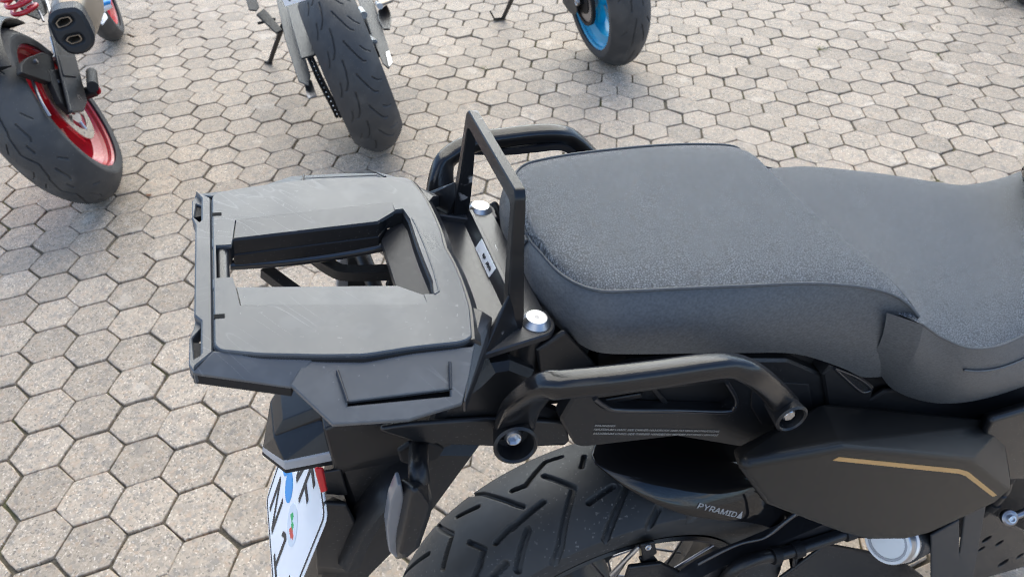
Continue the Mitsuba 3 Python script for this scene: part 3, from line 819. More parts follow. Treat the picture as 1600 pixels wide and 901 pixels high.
# dark trays close the seats below
add(BIKE + '__under_tray', cat(rhull([(0.275, b, c) for b in (-0.04, 0.04) for c in (-0.02, -0.08)] + [(0.36, b, c) for b in (-0.108, 0.108) for c in (-0.015, -0.12)] + [(0.62, b, c) for b in (-0.112, 0.112) for c in (-0.03, -0.16)], 0),
    rhull([(0.58, b, c) for b in (-0.112, 0.112) for c in (-0.04, -0.17)] + [(1.15, b, c) for b in (-0.10, 0.10) for c in (-0.09, -0.22)], 0),
    rhull([(s, b, c) for b in (-0.092, 0.092) for s, c in ((0.31, -0.05), (0.33, -0.17), (0.62, -0.21), (0.62, -0.05))], 0)), 'dark')
add(BIKE + '__fuel_tank', rhull([(1.0165, 0.0870, 0.0000), (0.9330, -0.0070, 0.0300), (1.0273, 0.0819, 0.0200), (1.0043, 0.0745, 0.0000), (1.1498, 0.0712, -0.0600), (1.3273, 0.2098, -0.0600), (1.0984, 0.1267, -0.0300)], 0.012), 'gloss', smooth=40)

# -- grab rails
for sg in (1, -1):
    fl = (lambda p: [tuple(np.array(q) * (1, 1, 1)) for q in p]) if sg == 1 else mir
    K = BIKE + '__grab_rail'
    path = [(0.2314, -0.1220, -0.1085), (0.2258, -0.1290, -0.0812), (0.2230, -0.1410, -0.0489), (0.2252, -0.1570, -0.0157), (0.2359, -0.1680, -0.0028), (0.2653, -0.1780, 0.0069), (0.3044, -0.1820, 0.0109), (0.3409, -0.1840, 0.0134), (0.3654, -0.1850, 0.0117), (0.3868, -0.1880, 0.0021), (0.4218, -0.1820, -0.0279), (0.4569, -0.1740, -0.0622)]
    P = spline(fl(path), 6)
    k = np.linspace(0, len(path) - 1, len(P))
    wide = np.interp(k, [0, 1, 2, 3, 4, 8, 9, 11], [0.0175, 0.0190, 0.0180, 0.0122, 0.0092, 0.0088, 0.0100, 0.0125])
    thin = np.interp(k, [0, 2, 3, 4, 8, 11], [0.0060, 0.0080, 0.0090, 0.0100, 0.0100, 0.0090])
    t = np.gradient(P, axis=0); t /= np.linalg.norm(t, axis=1, keepdims=True)
    a = np.linspace(0, 2 * np.pi, 28, endpoint=False)
    ca = np.sign(np.cos(a)) * np.abs(np.cos(a)) ** 0.65; sa = np.sign(np.sin(a)) * np.abs(np.sin(a)) ** 0.65
    rings = []
    for i in range(len(P)):
        o_ = np.array([0, -1.0 if sg == 1 else 1.0, 0.25]); o_ -= t[i] * (o_ @ t[i]); o_ /= np.linalg.norm(o_)
        u = np.cross(t[i], o_)
        rings.append(P[i] + wide[i] * ca[:, None] * u + thin[i] * sa[:, None] * o_)
    add(K, loft(rings), 'rail', smooth=50, label=('glossy black grab rail on the near side' if sg == 1 else 'glossy black grab rail on the far side'))
    kk = K if sg == 1 else K + '_001'
    b0 = fl([(0.2224, -0.1420, -0.0976)])[0]; b1 = fl([(0.4488, -0.1900, -0.0576)])[0]
    for bo, R, ax in ((b0, 0.0190, np.array([-0.15, -1, 0.22])), (b1, 0.0150, np.array([-0.05, -1, 0.05]))):
        ax = ax * np.array([1, sg, 1]); ax /= np.linalg.norm(ax); bo = np.array(bo)
        add(kk + '__mount_cup', turned([(0, -0.020), (R * 0.8, -0.020), (R, 0.003), (R - 0.0022, 0.0045), (R - 0.0036, 0.003), (R - 0.0045, -0.014), (0, -0.014)], bo, ax, 36), 'plastic', smooth=35)
        add(kk + '__bolt', hexbolt(bo - ax * (0.014 if R > 0.016 else 0.009), ax, R * 0.42, 0.009), 'steel', smooth=25)
    # the raised lower fin of the rail
    fin = fl([(0.2549, -0.1830, -0.0013), (0.3006, -0.1830, -0.0030), (0.3357, -0.1830, -0.0004), (0.3655, -0.1830, 0.0014), (0.3848, -0.1830, -0.0083)])
    add(kk + '__lower_edge', tube(spline([np.array(q) + (0, 0.006 * sg, 0) for q in fin], 5), [(-0.004, -0.0035), (0.004, -0.0035), (0.004, 0.0035), (-0.004, 0.0035)]), 'satin', smooth=40)

# -- tail cowl below the rack
K = BIKE + '__tail_cowl'
cowl_ = [(0.1667, -0.1080, -0.0830), (0.1939, -0.1080, -0.0575), (0.2053, -0.1080, -0.0410), (0.2216, -0.1080, -0.0401), (0.2457, -0.1080, -0.0553), (0.2615, -0.1080, -0.1023), (0.2863, -0.1080, -0.1204), (0.2947, -0.1080, -0.1540), (0.2422, -0.1080, -0.1470), (0.2198, -0.1080, -0.1453), (0.1704, -0.1080, -0.1239), (0.1597, -0.1080, -0.1172)]
sc2 = [(p[0], p[2]) for p in cowl_]
add(K, side_slab(sc2, -0.094, -0.108, 0.006), 'plastic')
add(K + '__far_panel', side_slab(sc2, 0.094, 0.108, 0.006), 'plastic')
add(K + '__core', rhull([(s, b, c) for b in (-0.085, 0.085) for s, c in ((0.225, -0.060), (0.30, -0.045), (0.30, -0.12), (0.225, -0.11))], 0.004), 'dark')
add(K + '__fairing_edge', rhull([(0.1187, -0.1120, -0.0902), (0.1396, -0.1120, -0.0901), (0.2064, -0.1120, -0.0988), (0.2820, -0.1120, -0.1193), (0.2898, -0.1120, -0.1443), (0.2394, -0.1120, -0.1379), (0.1746, -0.1120, -0.1192), (0.1462, -0.1120, -0.1093)] + [(0.1467, -0.0900, -0.1322), (0.3027, -0.0900, -0.1775)], 0.003), 'plastic', smooth=40)
add(K + '__light_shroud', rhull([(0.0809, -0.0550, -0.1481), (0.0966, -0.0550, -0.1403), (0.1553, -0.0550, -0.1528), (0.0884, -0.0620, -0.1903), (0.1437, -0.0620, -0.1890), (0.1936, -0.0620, -0.1856), (0.1540, -0.0620, -0.1562), (0.0917, -0.0500, -0.2262)] + mir([(0.0809, -0.0550, -0.1481), (0.0966, -0.0550, -0.1403), (0.1553, -0.0550, -0.1528), (0.0884, -0.0620, -0.1903), (0.1437, -0.0620, -0.1890), (0.1936, -0.0620, -0.1856), (0.1540, -0.0620, -0.1562), (0.0917, -0.0500, -0.2262)]), 0.004), 'plastic', smooth=40)
add(K + '__frame_arm', rhull([(0.2479, -0.0980, -0.0355), (0.2667, -0.0980, -0.0201), (0.3076, -0.0980, -0.0680), (0.2962, -0.0980, -0.0864), (0.2609, -0.0980, -0.0800)] + [(0.2589, -0.0780, -0.0561), (0.2787, -0.0780, -0.0399), (0.3216, -0.0780, -0.0903), (0.3096, -0.0780, -0.1096)], 0.003), 'plastic', smooth=40)
add(K + '__frame_arm', rhull([(p[0], -p[1], p[2]) for p in [(0.2479, -0.0980, -0.0355), (0.2667, -0.0980, -0.0201), (0.3076, -0.0980, -0.0680), (0.2962, -0.0980, -0.0864), (0.2609, -0.0980, -0.0800)] + [(0.2589, -0.0780, -0.0561), (0.2787, -0.0780, -0.0399), (0.3216, -0.0780, -0.0903), (0.3096, -0.0780, -0.1096)]], 0.003), 'plastic', smooth=40)

# -- tail light
K = BIKE + '__tail_light'
lo = [(0.0250, 0.0000, -0.2386), (0.0439, -0.0450, -0.2130), (0.0869, -0.0550, -0.1979)]
mi_ = [(0.0268, 0.0000, -0.2281), (0.0440, -0.0440, -0.1990), (0.0871, -0.0540, -0.1822)]
up_ = [(0.0369, -0.0220, -0.1905), (0.0754, -0.0320, -0.1637), (0.0852, -0.0420, -0.1624)]
add(K, rhull(both(mi_) + both(up_), 0.0025), 'plastic', smooth=30, label='angular black tail light housing under the rack')
hi_ = [(0.0389, -0.0200, -0.1869), (0.0768, -0.0310, -0.1589), (0.0466, -0.0180, -0.1718), (0.0830, -0.0280, -0.1460)]
add(K + '__top_block', rhull(both(hi_) + both([(0.0861, -0.0340, -0.1737)]), 0.003), 'plastic', smooth=30)
band_ = both([tuple(np.array(p) * 0.55 + np.array(q) * 0.45) for p, q in zip(lo, mi_)])
add(K + '__light_band', rhull([(p[0], p[1] * 1.02, p[2]) for p in both(mi_)] + [(p[0], p[1] * 1.02, p[2]) for p in band_], 0.0025), 'band', smooth=30)
add(K + '__lens', rhull(band_ + both(lo), 0.0022), 'dark', smooth=30)
add(K + '__clip', rhull([(0.0836, -0.0560, -0.1441), (0.0892, -0.0560, -0.1488), (0.0926, -0.0560, -0.1802), (0.0891, -0.0560, -0.1981)] + [(0.0843, -0.0500, -0.1512), (0.0899, -0.0500, -0.1559), (0.0935, -0.0500, -0.1877), (0.0899, -0.0500, -0.2059)], 0.0012), 'satin')

# -- licence plate
K = BIKE + '__licence_plate'
pt_, pb_ = np.array([0.0752, 0, -0.2300]), np.array([0.0205, 0, -0.4405])
upv = pt_ - pb_; PH = np.linalg.norm(upv); upv /= PH
latv = np.array([0, -1.0, 0]); nv = np.cross(latv, upv)
if nv[0] > 0: nv = -nv
A_ = np.stack([latv, upv, np.cross(latv, upv)])
PLATE = TAIL.sub(pb_, A_)
sgn = 1 if (np.cross(latv, upv) @ nv) > 0 else -1
w2 = 0.0915
add(K, slab(rounded([(-w2, 0), (w2, 0), (w2, PH), (-w2, PH)], 0.012, 6), -0.0012, 0.0, 0.0), 'white_plate', PLATE, label='white licence plate with blue and pale round seals')
if sgn < 0:
    PLATE = TAIL.sub(pb_, np.stack([latv, upv, nv]))
fr_o = rounded([(-w2 + 0.004, 0.004), (w2 - 0.004, 0.004), (w2 - 0.004, PH - 0.004), (-w2 + 0.004, PH - 0.004)], 0.010, 6)
fr_i = rounded([(-w2 + 0.0065, 0.0065), (w2 - 0.0065, 0.0065), (w2 - 0.0065, PH - 0.0065), (-w2 + 0.0065, PH - 0.0065)], 0.009, 6)
add(K + '__border_line', slab(fr_o, 0.0002, 0.0006, 0, [fr_i]), 'ink', PLATE)
for txt, x, y, hgt in (('WF', -0.058, PH - 0.080, 0.060), ('N 1 5', -0.072, 0.016, 0.060)):
    m = meshkit.text_mesh(txt, hgt, 0.0005); m.vertices[:, 0] *= 0.78; m.vertices += (x, y, 0.0002)
    add(K + '__characters', m, 'ink', PLATE)
ca_ = np.linspace(0, 2 * np.pi, 32, endpoint=False)
for x, y, r, c_ in ((-0.064, PH * 0.49, 0.017, 'seal_blue'), (-0.028, PH * 0.49, 0.0175, 'seal_blue'), (0.020, PH * 0.48, 0.0225, 'seal_pale')):
    add(K + '__seal', slab(np.stack([x + r * np.cos(ca_), y + r * np.sin(ca_)], 1), 0.0002, 0.0007), c_, PLATE)
for x, y, r, c_ in ((0.012, PH * 0.50, 0.006, 'green_ink'), (0.022, PH * 0.49, 0.005, 'green_ink'), (0.024, PH * 0.455, 0.007, 'red_ink'), (0.032, PH * 0.47, 0.004, 'red_ink')):
    add(K + '__seal_crest', slab(np.array([(x - r, y - r), (x + r, y - r * .6), (x + r * .7, y + r), (x - r * .4, y + r * .6)]), 0.0007, 0.0010), c_, PLATE)
add(BIKE + '__red_reflector', rhull([(0.0673, -0.0860, -0.1632), (0.0710, -0.0860, -0.1642), (0.0745, -0.0860, -0.1947), (0.0717, -0.0860, -0.1958)] + [(0.0689, -0.0800, -0.1714), (0.0727, -0.0800, -0.1724), (0.0757, -0.0800, -0.2032)], 0.0015), 'red_lens', label='small red reflector above the licence plate')
# -- plate carrier and rear mudguard
K = BIKE + '__rear_mudguard'
mg = [(0.0845, -0.0600, -0.2043), (0.1080, -0.0600, -0.1912), (0.1565, -0.0600, -0.1888), (0.2344, -0.0600, -0.2097), (0.1885, -0.0600, -0.3200), (0.1312, -0.0600, -0.4106), (0.0833, -0.0600, -0.5128), (0.0468, -0.0600, -0.4949), (0.0839, -0.0600, -0.3644), (0.0999, -0.0600, -0.2757)]
add(K, cat(side_slab([(p[0], p[2]) for p in mg], 0.0, -0.060, 0.010), side_slab([(p[0], p[2]) for p in mg], 0.0, 0.060, 0.010)), 'plastic', label='black rear mudguard carrying the licence plate')
add(K + '__plate_bracket', rhull([(0.0766, -0.0750, -0.2322), (0.0927, -0.0750, -0.2391), (0.1048, -0.0750, -0.2805), (0.1001, -0.0750, -0.3120), (0.0685, -0.0750, -0.2985)] + [(0.1007, -0.0700, -0.3618), (0.0684, -0.0700, -0.3420)] + [(0.0879, -0.0300, -0.2925), (0.1083, -0.0300, -0.3457)] + [(0.0737, -0.0200, -0.4548), (0.1074, -0.0200, -0.4683)], 0.003), 'plastic', smooth=30)
add(K + '__plate_bracket', rhull([(0.0744, -0.0620, -0.2018), (0.0901, -0.0620, -0.2012), (0.0963, -0.0620, -0.2398), (0.0793, -0.0620, -0.2328)] + [(0.0775, -0.0300, -0.2445), (0.0944, -0.0300, -0.2438), (0.1010, -0.0300, -0.2852)], 0.002), 'plastic', smooth=30)
arm = [(0.0987, -0.0730, -0.3362), (0.1135, -0.0750, -0.2745), (0.1368, -0.0760, -0.2272), (0.1621, -0.0700, -0.2119)]
add(K + '__arm', tube(spline(arm, 6), [(-0.010, -0.016), (0.006, -0.018), (0.012, -0.008), (0.010, 0.012), (-0.004, 0.018), (-0.012, 0.006)], up=(0, -1, 0)), 'plastic', smooth=50)
# -- turn signals
for sg in (1, -1):
    fl = (lambda p: list(p)) if sg == 1 else mir
    K = BIKE + '__turn_signal' + ('' if sg == 1 else '_001')
    st = fl([(0.1533, -0.1000, -0.1347), (0.1460, -0.1250, -0.1166), (0.1410, -0.1450, -0.1064), (0.1405, -0.1520, -0.1135)])
    bd = fl([(0.1332, -0.1500, -0.1142), (0.1448, -0.1500, -0.1174), (0.1502, -0.1500, -0.1387), (0.1514, -0.1500, -0.1615), (0.1476, -0.1500, -0.2084), (0.1396, -0.1500, -0.2178), (0.1294, -0.1500, -0.2181), (0.1233, -0.1500, -0.2098), (0.1182, -0.1500, -0.1693), (0.1209, -0.1500, -0.1343), (0.1282, -0.1500, -0.1169)])
    bd2 = fl([(0.1332, -0.1660, -0.1032), (0.1427, -0.1660, -0.1227), (0.1419, -0.1660, -0.1398), (0.1366, -0.1660, -0.1793), (0.1277, -0.1660, -0.1838)])
    bl = fl([(0.1229, -0.1580, -0.1047), (0.1188, -0.1580, -0.1225), (0.1168, -0.1580, -0.1569), (0.1205, -0.1580, -0.1940), (0.1254, -0.1580, -0.2037), (0.1269, -0.1580, -0.2002), (0.1251, -0.1580, -0.1551), (0.1258, -0.1580, -0.1204)])
    body = rhull(fl([(0.1291, -0.1500, -0.1147), (0.1448, -0.1500, -0.1174), (0.1504, -0.1500, -0.1414), (0.1509, -0.1500, -0.1613), (0.1447, -0.1500, -0.2074), (0.1362, -0.1500, -0.2186), (0.1294, -0.1500, -0.2181), (0.1259, -0.1500, -0.1719), (0.1261, -0.1500, -0.1359)]) + bd2, 0.0035)
    add(K, body, 'plastic', smooth=40, label='black turn signal on a short stalk, ' + ('near side' if sg == 1 else 'far side'))
    add(K + '__lens', rhull(bl + [(p[0], p[1] + sg * 0.010, p[2]) for p in bl], 0.0018), 'lens', smooth=40)
    add(K + '__stalk', tube(spline(st, 6), 0.0085), 'plastic', smooth=50)
    add(K + '__stalk_base', rhull(fl([(0.1371, -0.1000, -0.1369), (0.1446, -0.1000, -0.1309), (0.1629, -0.1000, -0.1344), (0.1730, -0.1000, -0.1438), (0.1692, -0.1000, -0.1536), (0.1521, -0.1000, -0.1583), (0.1401, -0.1000, -0.1499)]) + fl([(0.1411, -0.0850, -0.1563), (0.1784, -0.0850, -0.1635), (0.1566, -0.0850, -0.1785)]), 0.003), 'dark', smooth=40)

# -- black subframe cover with its window, on both sides
for sg in (1, -1):
    K = BIKE + '__subframe_cover' + ('' if sg == 1 else '_001')
    outer = [(0.2705, -0.1220, -0.1002), (0.2932, -0.1220, -0.1394), (0.3016, -0.1220, -0.1451), (0.4047, -0.1220, -0.1532), (0.4978, -0.1220, -0.1921), (0.5175, -0.1220, -0.1926), (0.5445, -0.1220, -0.1789), (0.5877, -0.1220, -0.1452), (0.5706, -0.1220, -0.1017), (0.4969, -0.1220, -0.0629), (0.4206, -0.1220, -0.0508), (0.3287, -0.1220, -0.0476), (0.2788, -0.1220, -0.0661)]
    win = [(0.2995, -0.1220, -0.0797), (0.3101, -0.1220, -0.0900), (0.3258, -0.1220, -0.0990), (0.4542, -0.1220, -0.1279), (0.4616, -0.1220, -0.1220), (0.4584, -0.1220, -0.1103), (0.4372, -0.1220, -0.0843), (0.3704, -0.1220, -0.0798)]
    sc = lambda q: [(p[0], p[2]) for p in q]
    add(K, side_slab(rounded(sc(outer), 0.004), -0.110 * sg, -0.124 * sg, 0.0025, [rounded(sc(win), 0.004)]), 'plastic', label='black cover below the seat with a window and a warning text, ' + ('near side' if sg == 1 else 'far side'))
    fl = (lambda p: list(p)) if sg == 1 else mir
    add(K + '__window_rim', tube(spline(fl([(0.2973, -0.1250, -0.0760), (0.3094, -0.1250, -0.0874), (0.3250, -0.1250, -0.0964), (0.3852, -0.1250, -0.1095), (0.4488, -0.1250, -0.1244), (0.4581, -0.1250, -0.1198), (0.4549, -0.1250, -0.1064), (0.4346, -0.1250, -0.0808)]), 6), 0.0022), 'satin', smooth=50)
    add(K + '__rib', rhull(fl([(0.3641, -0.1120, -0.0900), (0.3681, -0.1120, -0.0899), (0.3989, -0.1120, -0.1259), (0.3928, -0.1120, -0.1246)] + [(0.3746, -0.1000, -0.1046), (0.4105, -0.1000, -0.1416)]), 0.001), 'plastic')
    add(K + '__rib', rhull(fl([(0.3186, -0.1120, -0.0958), (0.3529, -0.1120, -0.0947), (0.3553, -0.1120, -0.0986), (0.3211, -0.1120, -0.1005)] + [(0.3276, -0.1000, -0.1105), (0.3630, -0.1000, -0.1094)]), 0.0015), 'plastic')
    loop_o = fl([(0.5462, -0.1280, -0.0868), (0.5489, -0.1280, -0.0740), (0.5975, -0.1280, -0.0966), (0.6310, -0.1280, -0.1195), (0.6438, -0.1280, -0.1580), (0.6211, -0.1280, -0.1554), (0.5798, -0.1280, -0.1390)]); loop_i = fl([(0.5575, -0.1280, -0.0798), (0.5979, -0.1280, -0.1003), (0.6265, -0.1280, -0.1206), (0.6226, -0.1280, -0.1258), (0.6086, -0.1280, -0.1193)])
    add(K + '__loop', side_slab([(p[0], p[2]) for p in loop_o], -0.100 * sg, -0.129 * sg, 0.002, [[(p[0], p[2]) for p in loop_i]]), 'plastic')
K = BIKE + '__subframe_cover'
add(K + '__loop_rim', tube(spline([(0.5553, -0.1295, -0.0780), (0.5956, -0.1295, -0.0984), (0.6240, -0.1295, -0.1186), (0.6201, -0.1295, -0.1237), (0.6062, -0.1295, -0.1173), (0.5553, -0.1295, -0.0780)], 5), 0.0016), 'satin', smooth=50)
add(K + '__mount_recess', rhull([(0.4690, -0.1245, -0.0936), (0.4817, -0.1245, -0.0888), (0.5387, -0.1245, -0.1026), (0.5651, -0.1245, -0.1459), (0.5545, -0.1245, -0.1720), (0.5053, -0.1245, -0.1531), (0.4799, -0.1245, -0.1229)] + [(0.4732, -0.1210, -0.0980), (0.5436, -0.1210, -0.1072), (0.5595, -0.1210, -0.1771)], 0.001), 'dark')
lab_ = [(0.3059, -0.1246, -0.1134), (0.4643, -0.1246, -0.1519), (0.4678, -0.1246, -0.1645), (0.3077, -0.1246, -0.1262)]
o_, r_, d_ = np.array(lab_[0]), np.array(lab_[1]) - np.array(lab_[0]), np.array(lab_[3]) - np.array(lab_[0])
for txt, y, hh in (('WARNING', 0.10, 0.0024), ('MAXIMUM LOAD: SEE OWNER HANDBOOK AND FITTING INSTRUCTIONS', 0.52, 0.0026), ('MAXIMUM LOAD: SEE OWNER HANDBOOK BEFORE FITTING LUGGAGE', 0.98, 0.0026)):
    m = meshkit.text_mesh(txt, hh, 0.0003)
    L = m.vertices[:, 0].max(); k_ = (np.linalg.norm(r_) * (0.14 if txt == 'WARNING' else 0.93)) / L
    m.vertices[:, 0] *= k_
    ru = r_ / np.linalg.norm(r_); uu = np.array([0, 0, 1.0]); uu -= ru * (uu @ ru); uu /= np.linalg.norm(uu)
    n_v = np.array([0, -1.0, 0])
    V = o_ + d_ * y + m.vertices[:, :1] * ru + m.vertices[:, 1:2] * uu + n_v * (0.0001 + m.vertices[:, 2:3])
    add(K + '__warning_text', fix(trimesh.Trimesh(V, m.faces, process=False)), 'print_grey')

# -- big side shield with the bronze stripe (bike frame)
K = BIKE + '__side_shield'
rd = [(0.0264, -0.2000, 0.9211), (0.0507, -0.2000, 0.8815), (0.1242, -0.2000, 0.9006), (0.3199, -0.2000, 0.7937), (0.4192, -0.2000, 0.6935)]
lw = [(0.0673, -0.2000, 0.8482), (0.1828, -0.2000, 0.7355), (0.2308, -0.2000, 0.6943), (0.2930, -0.2000, 0.6597), (0.3271, -0.2000, 0.6524), (0.4108, -0.2000, 0.6732)]
tp = [(0.0836, -0.1500, 0.8442), (0.1512, -0.1500, 0.8782), (0.1657, -0.1500, 0.8673), (0.3835, -0.1500, 0.7520), (0.4372, -0.1500, 0.7343), (0.5150, -0.1500, 0.6088)]
bk = [(0.1997, -0.1200, 0.8285), (0.4277, -0.1200, 0.7013), (0.4833, -0.1200, 0.6819)]
add(K, rhull(list(rd) + list(lw) + list(tp) + list(bk) + [(p[0], -0.150, p[2]) for p in lw], 0.0075), 'shield', LOCAL, smooth=50, label='faceted matte black side shield with a bronze stripe')
st1 = [(0.1163, -0.2072, 0.8933), (0.1217, -0.2072, 0.8961), (0.3039, -0.2072, 0.7918), (0.3222, -0.2072, 0.7781), (0.4041, -0.2072, 0.6928), (0.3977, -0.2072, 0.6926), (0.3210, -0.2072, 0.7715), (0.3071, -0.2072, 0.7823)]
add(K + '__bronze_stripe', side_slab([(p[0], p[2]) for p in st1], -0.2060, -0.2080, 0.0), 'bronze', LOCAL, label='thin bronze stripe')
# panels ahead of the shield
add(BIKE + '__side_fairing', rhull([(0.3932, -0.1650, 0.7449), (0.3872, -0.1650, 0.7889), (0.4352, -0.1650, 0.7865), (0.4834, -0.1650, 0.7671), (0.5958, -0.1650, 0.6137), (0.4960, -0.1650, 0.6286)] + [(0.4631, -0.1200, 0.7098), (0.5667, -0.1200, 0.7069), (0.7439, -0.1200, 0.4505)], 0.005), 'plastic', LOCAL, smooth=35)
add(BIKE + '__inner_fairing', rhull([(0.2102, -0.1180, 0.7997), (0.2650, -0.1180, 0.8328), (0.3261, -0.1180, 0.7869), (0.4106, -0.1180, 0.7413), (0.5520, -0.1180, 0.7353), (0.6601, -0.1180, 0.5525), (0.4488, -0.1180, 0.6603)] + [(0.2331, -0.1000, 0.7683), (0.5914, -0.1000, 0.7008), (0.8250, -0.1000, 0.3060), (0.4755, -0.1000, 0.5178), (0.2080, -0.1000, 0.7043)], 0.003), 'dark', LOCAL)

# -- rear wheel, swingarm, hugger (bike frame)
K = BIKE + '__rear_wheel'
ROT = LOCAL.sub([0, 0, 0.321], np.eye(3))
STR = [([(112.1, 28.6), (108.6, 25.7), (102.0, 52.9), (97.8, 50.0)], 5.9), ([(92.7, 35.0), (94.6, 17.8)], 5.2), ([(103.7, 27.2), (98.3, -7.1)], 5.9), ([(98.5, -8.5), (106.3, -61.4), (109.7, -74.9)], 7.8), ([(113.0, 9.9), (110.9, -2.0)], 5.2),
       ([(115.1, -20.8), (106.1, -9.1)], 5.9), ([(96.5, -32.1), (89.7, -22.3)], 5.9), ([(86.3, -25.7), (91.3, -51.9), (95.8, -73.4)], 7.8), ([(80.5, -59.0), (84.2, -75.0)], 7.8), ([(111.8, -31.6), (118.4, -63.3)], 7.8),
       ([(125.0, 74.9), (120.2, 55.5), (113.0, 10.7)], 5.2), ([(128.7, 45.6), (121.7, 36.1)], 5.2), ([(120.1, -25.8), (114.9, -18.6)], 5.9), ([(137.5, 65.2), (130.4, 22.4), (131.9, 11.9), (135.7, -9.9)], 6.5), ([(126.3, -5.1), (123.2, -24.3), (126.1, -38.4), (128.6, -44.9)], 6.5),
       ([(156.9, 52.0), (139.5, 26.0)], 5.2), ([(70.8, -74.9), (72.2, -74.9)], 6.5), ([(120.1, -51.7), (124.5, -55.5)], 6.5)]
add(K + '__tyre', tyre(0.321, 0.150, 0.030, STR, 90.0, nt=1080, nw=110, depth=0.0075), 'rubber', ROT, smooth=40, label='wide block tread tyre, dusty black')
add(K + '__rim', rim_ring(0.226, 0.060, 0.030), 'plastic', ROT, smooth=35)
add(K + '__hub', turned([(0, -0.075), (0.030, -0.075), (0.062, -0.060), (0.062, -0.050), (0.036, -0.045), (0.036, 0.045), (0.062, 0.050), (0.062, 0.060), (0.030, 0.075), (0, 0.075)], (0, 0, 0), (0, 1, 0), 40), 'grey_paint', ROT, smooth=35)
for k in range(32):
    a = k * 2 * np.pi / 32; s = -1 if k % 2 else 1; a2 = a + (0.62 if (k // 2) % 2 else -0.62)
    add(K + '__spoke', cyl((0.060 * math.cos(a2), s * 0.055, 0.060 * math.sin(a2)), (0.206 * math.cos(a), s * 0.045, 0.206 * math.sin(a)), 0.0021, n=7), 'dark_steel', ROT, smooth=True)
add(BIKE + '__wheel_sensor', cat(rhull([(0.0172, -0.0850, 0.5923), (0.0327, -0.0850, 0.5898), (0.0398, -0.0850, 0.5597), (0.0243, -0.0850, 0.5506)] + [(0.0276, -0.0700, 0.5606), (0.0437, -0.0700, 0.5580), (0.0511, -0.0700, 0.5268), (0.0350, -0.0700, 0.5174)], 0.002), rhull([(0.0199, -0.0820, 0.5529), (0.0369, -0.0820, 0.5495), (0.0730, -0.0820, 0.4674), (0.0474, -0.0820, 0.4743)] + [(0.0283, -0.0700, 0.5265), (0.0829, -0.0700, 0.4385)], 0.002)), 'plastic', LOCAL)
bo = np.array((0.0241, -0.0880, 0.5887)); add(BIKE + '__sensor_bolt', hexbolt(bo, (0, -1, 0.3), 0.0045, 0.003), 'steel', LOCAL)
add(BIKE + '__tie_rod', cyl((-0.0153, -0.0750, 0.5152), (0.0164, -0.0800, 0.5794), 0.0032, n=10), 'alu', LOCAL, smooth=True)
add(BIKE + '__brake_bracket', rhull([(0.0025, -0.0900, 0.5526), (0.0459, -0.0900, 0.5346), (0.1117, -0.0900, 0.4486), (0.1013, -0.0900, 0.3440), (-0.0102, -0.0900, 0.4227)] + [(0.0226, -0.0600, 0.4855), (0.0692, -0.0600, 0.4661), (0.1400, -0.0600, 0.3736), (0.0089, -0.0600, 0.3458)], 0.004), 'plastic', LOCAL, smooth=30)

K = BIKE + '__wheel_hugger'
# a fender arched over the tyre: sections across, along the wheel
hug = []
for deg, rr, wd in ((93, 0.358, 0.006), (91, 0.358, 0.026), (88, 0.358, 0.046), (83, 0.357, 0.066), (76, 0.356, 0.082), (67, 0.355, 0.090), (54, 0.354, 0.092), (38, 0.353, 0.092), (22, 0.352, 0.092), (6, 0.352, 0.092)):
    a = math.radians(deg); sec = []
    dp = 0.050 * (wd / 0.092) ** 1.6
    for t in np.linspace(-1, 1, 25):
        sec.append((rr - dp * abs(t) ** 3.4, wd * (1.10 * t - 0.10 * t ** 3)))
    inner = [(r - 0.003, b * 0.965) for r, b in sec[::-1]]
    hug.append([(r * math.cos(a), b, r * math.sin(a)) for r, b in sec + inner])
hug = np.array(hug); hs = np.stack([spline(hug[:, k], 5) for k in range(hug.shape[1])], 1)
add(K, loft(hs), 'gloss', ROT, smooth=50, label='glossy black wheel hugger with white lettering')
add(BIKE + '__inner_mudguard', rhull([(a, b, z) for a, b, z in ((-0.02, 0.118, 0.86), (-0.02, 0.118, 0.70), (0.10, 0.122, 0.60), (0.34, 0.125, 0.55), (0.58, 0.115, 0.52), (0.58, 0.105, 0.78))] + [(a, b, z) for a, b, z in ((-0.02, 0.110, 0.86), (-0.02, 0.110, 0.70), (0.10, 0.114, 0.60), (0.34, 0.116, 0.55), (0.58, 0.106, 0.52), (0.58, 0.097, 0.78))], 0.003), 'dark', LOCAL)
# lettering laid on the flank of the hugger
tx = [(0.0905, -0.0860, 0.6346), (0.1551, -0.0860, 0.5852)]
ru = np.array(tx[1]) - np.array(tx[0]); Lw = np.linalg.norm(ru)
m = meshkit.text_mesh('PYRAMID', Lw * 0.085, 0.0004, True); m.vertices[:, 0] *= 0.86 * Lw / m.vertices[:, 0].max()
m.vertices[:, 0] += m.vertices[:, 1] * 0.25
tri = trimesh.convex.convex_hull(np.array([(Lw * 0.88, 0, 0), (Lw * 1.0, 0, 0), (Lw * 0.98, Lw * 0.13, 0), (Lw * 0.88, 0, 0.0004), (Lw * 1.0, 0, 0.0004), (Lw * 0.98, Lw * 0.13, 0.0004)]))
m = cat(m, tri)
outer_ = np.stack([spline(hug[:, k], 60) for k in range(25)], 1)
outer_ = np.stack([spline(outer_[q], 8) for q in range(len(outer_))], 0)
flank_ = outer_.reshape(-1, 3); flank_ = flank_[flank_[:, 1] < -0.05] + np.array([0, 0, 0.321])
from scipy.spatial import cKDTree
kd_ = cKDTree(flank_)
nn = np.array([0.0, -0.72, 0.69])
base_ = flank_[kd_.query(np.array(tx[0]))[1]]; end_ = flank_[kd_.query(np.array(tx[1]))[1]]
ru = end_ - base_; ru /= np.linalg.norm(ru)
uu = np.cross(nn, ru); uu /= np.linalg.norm(uu)
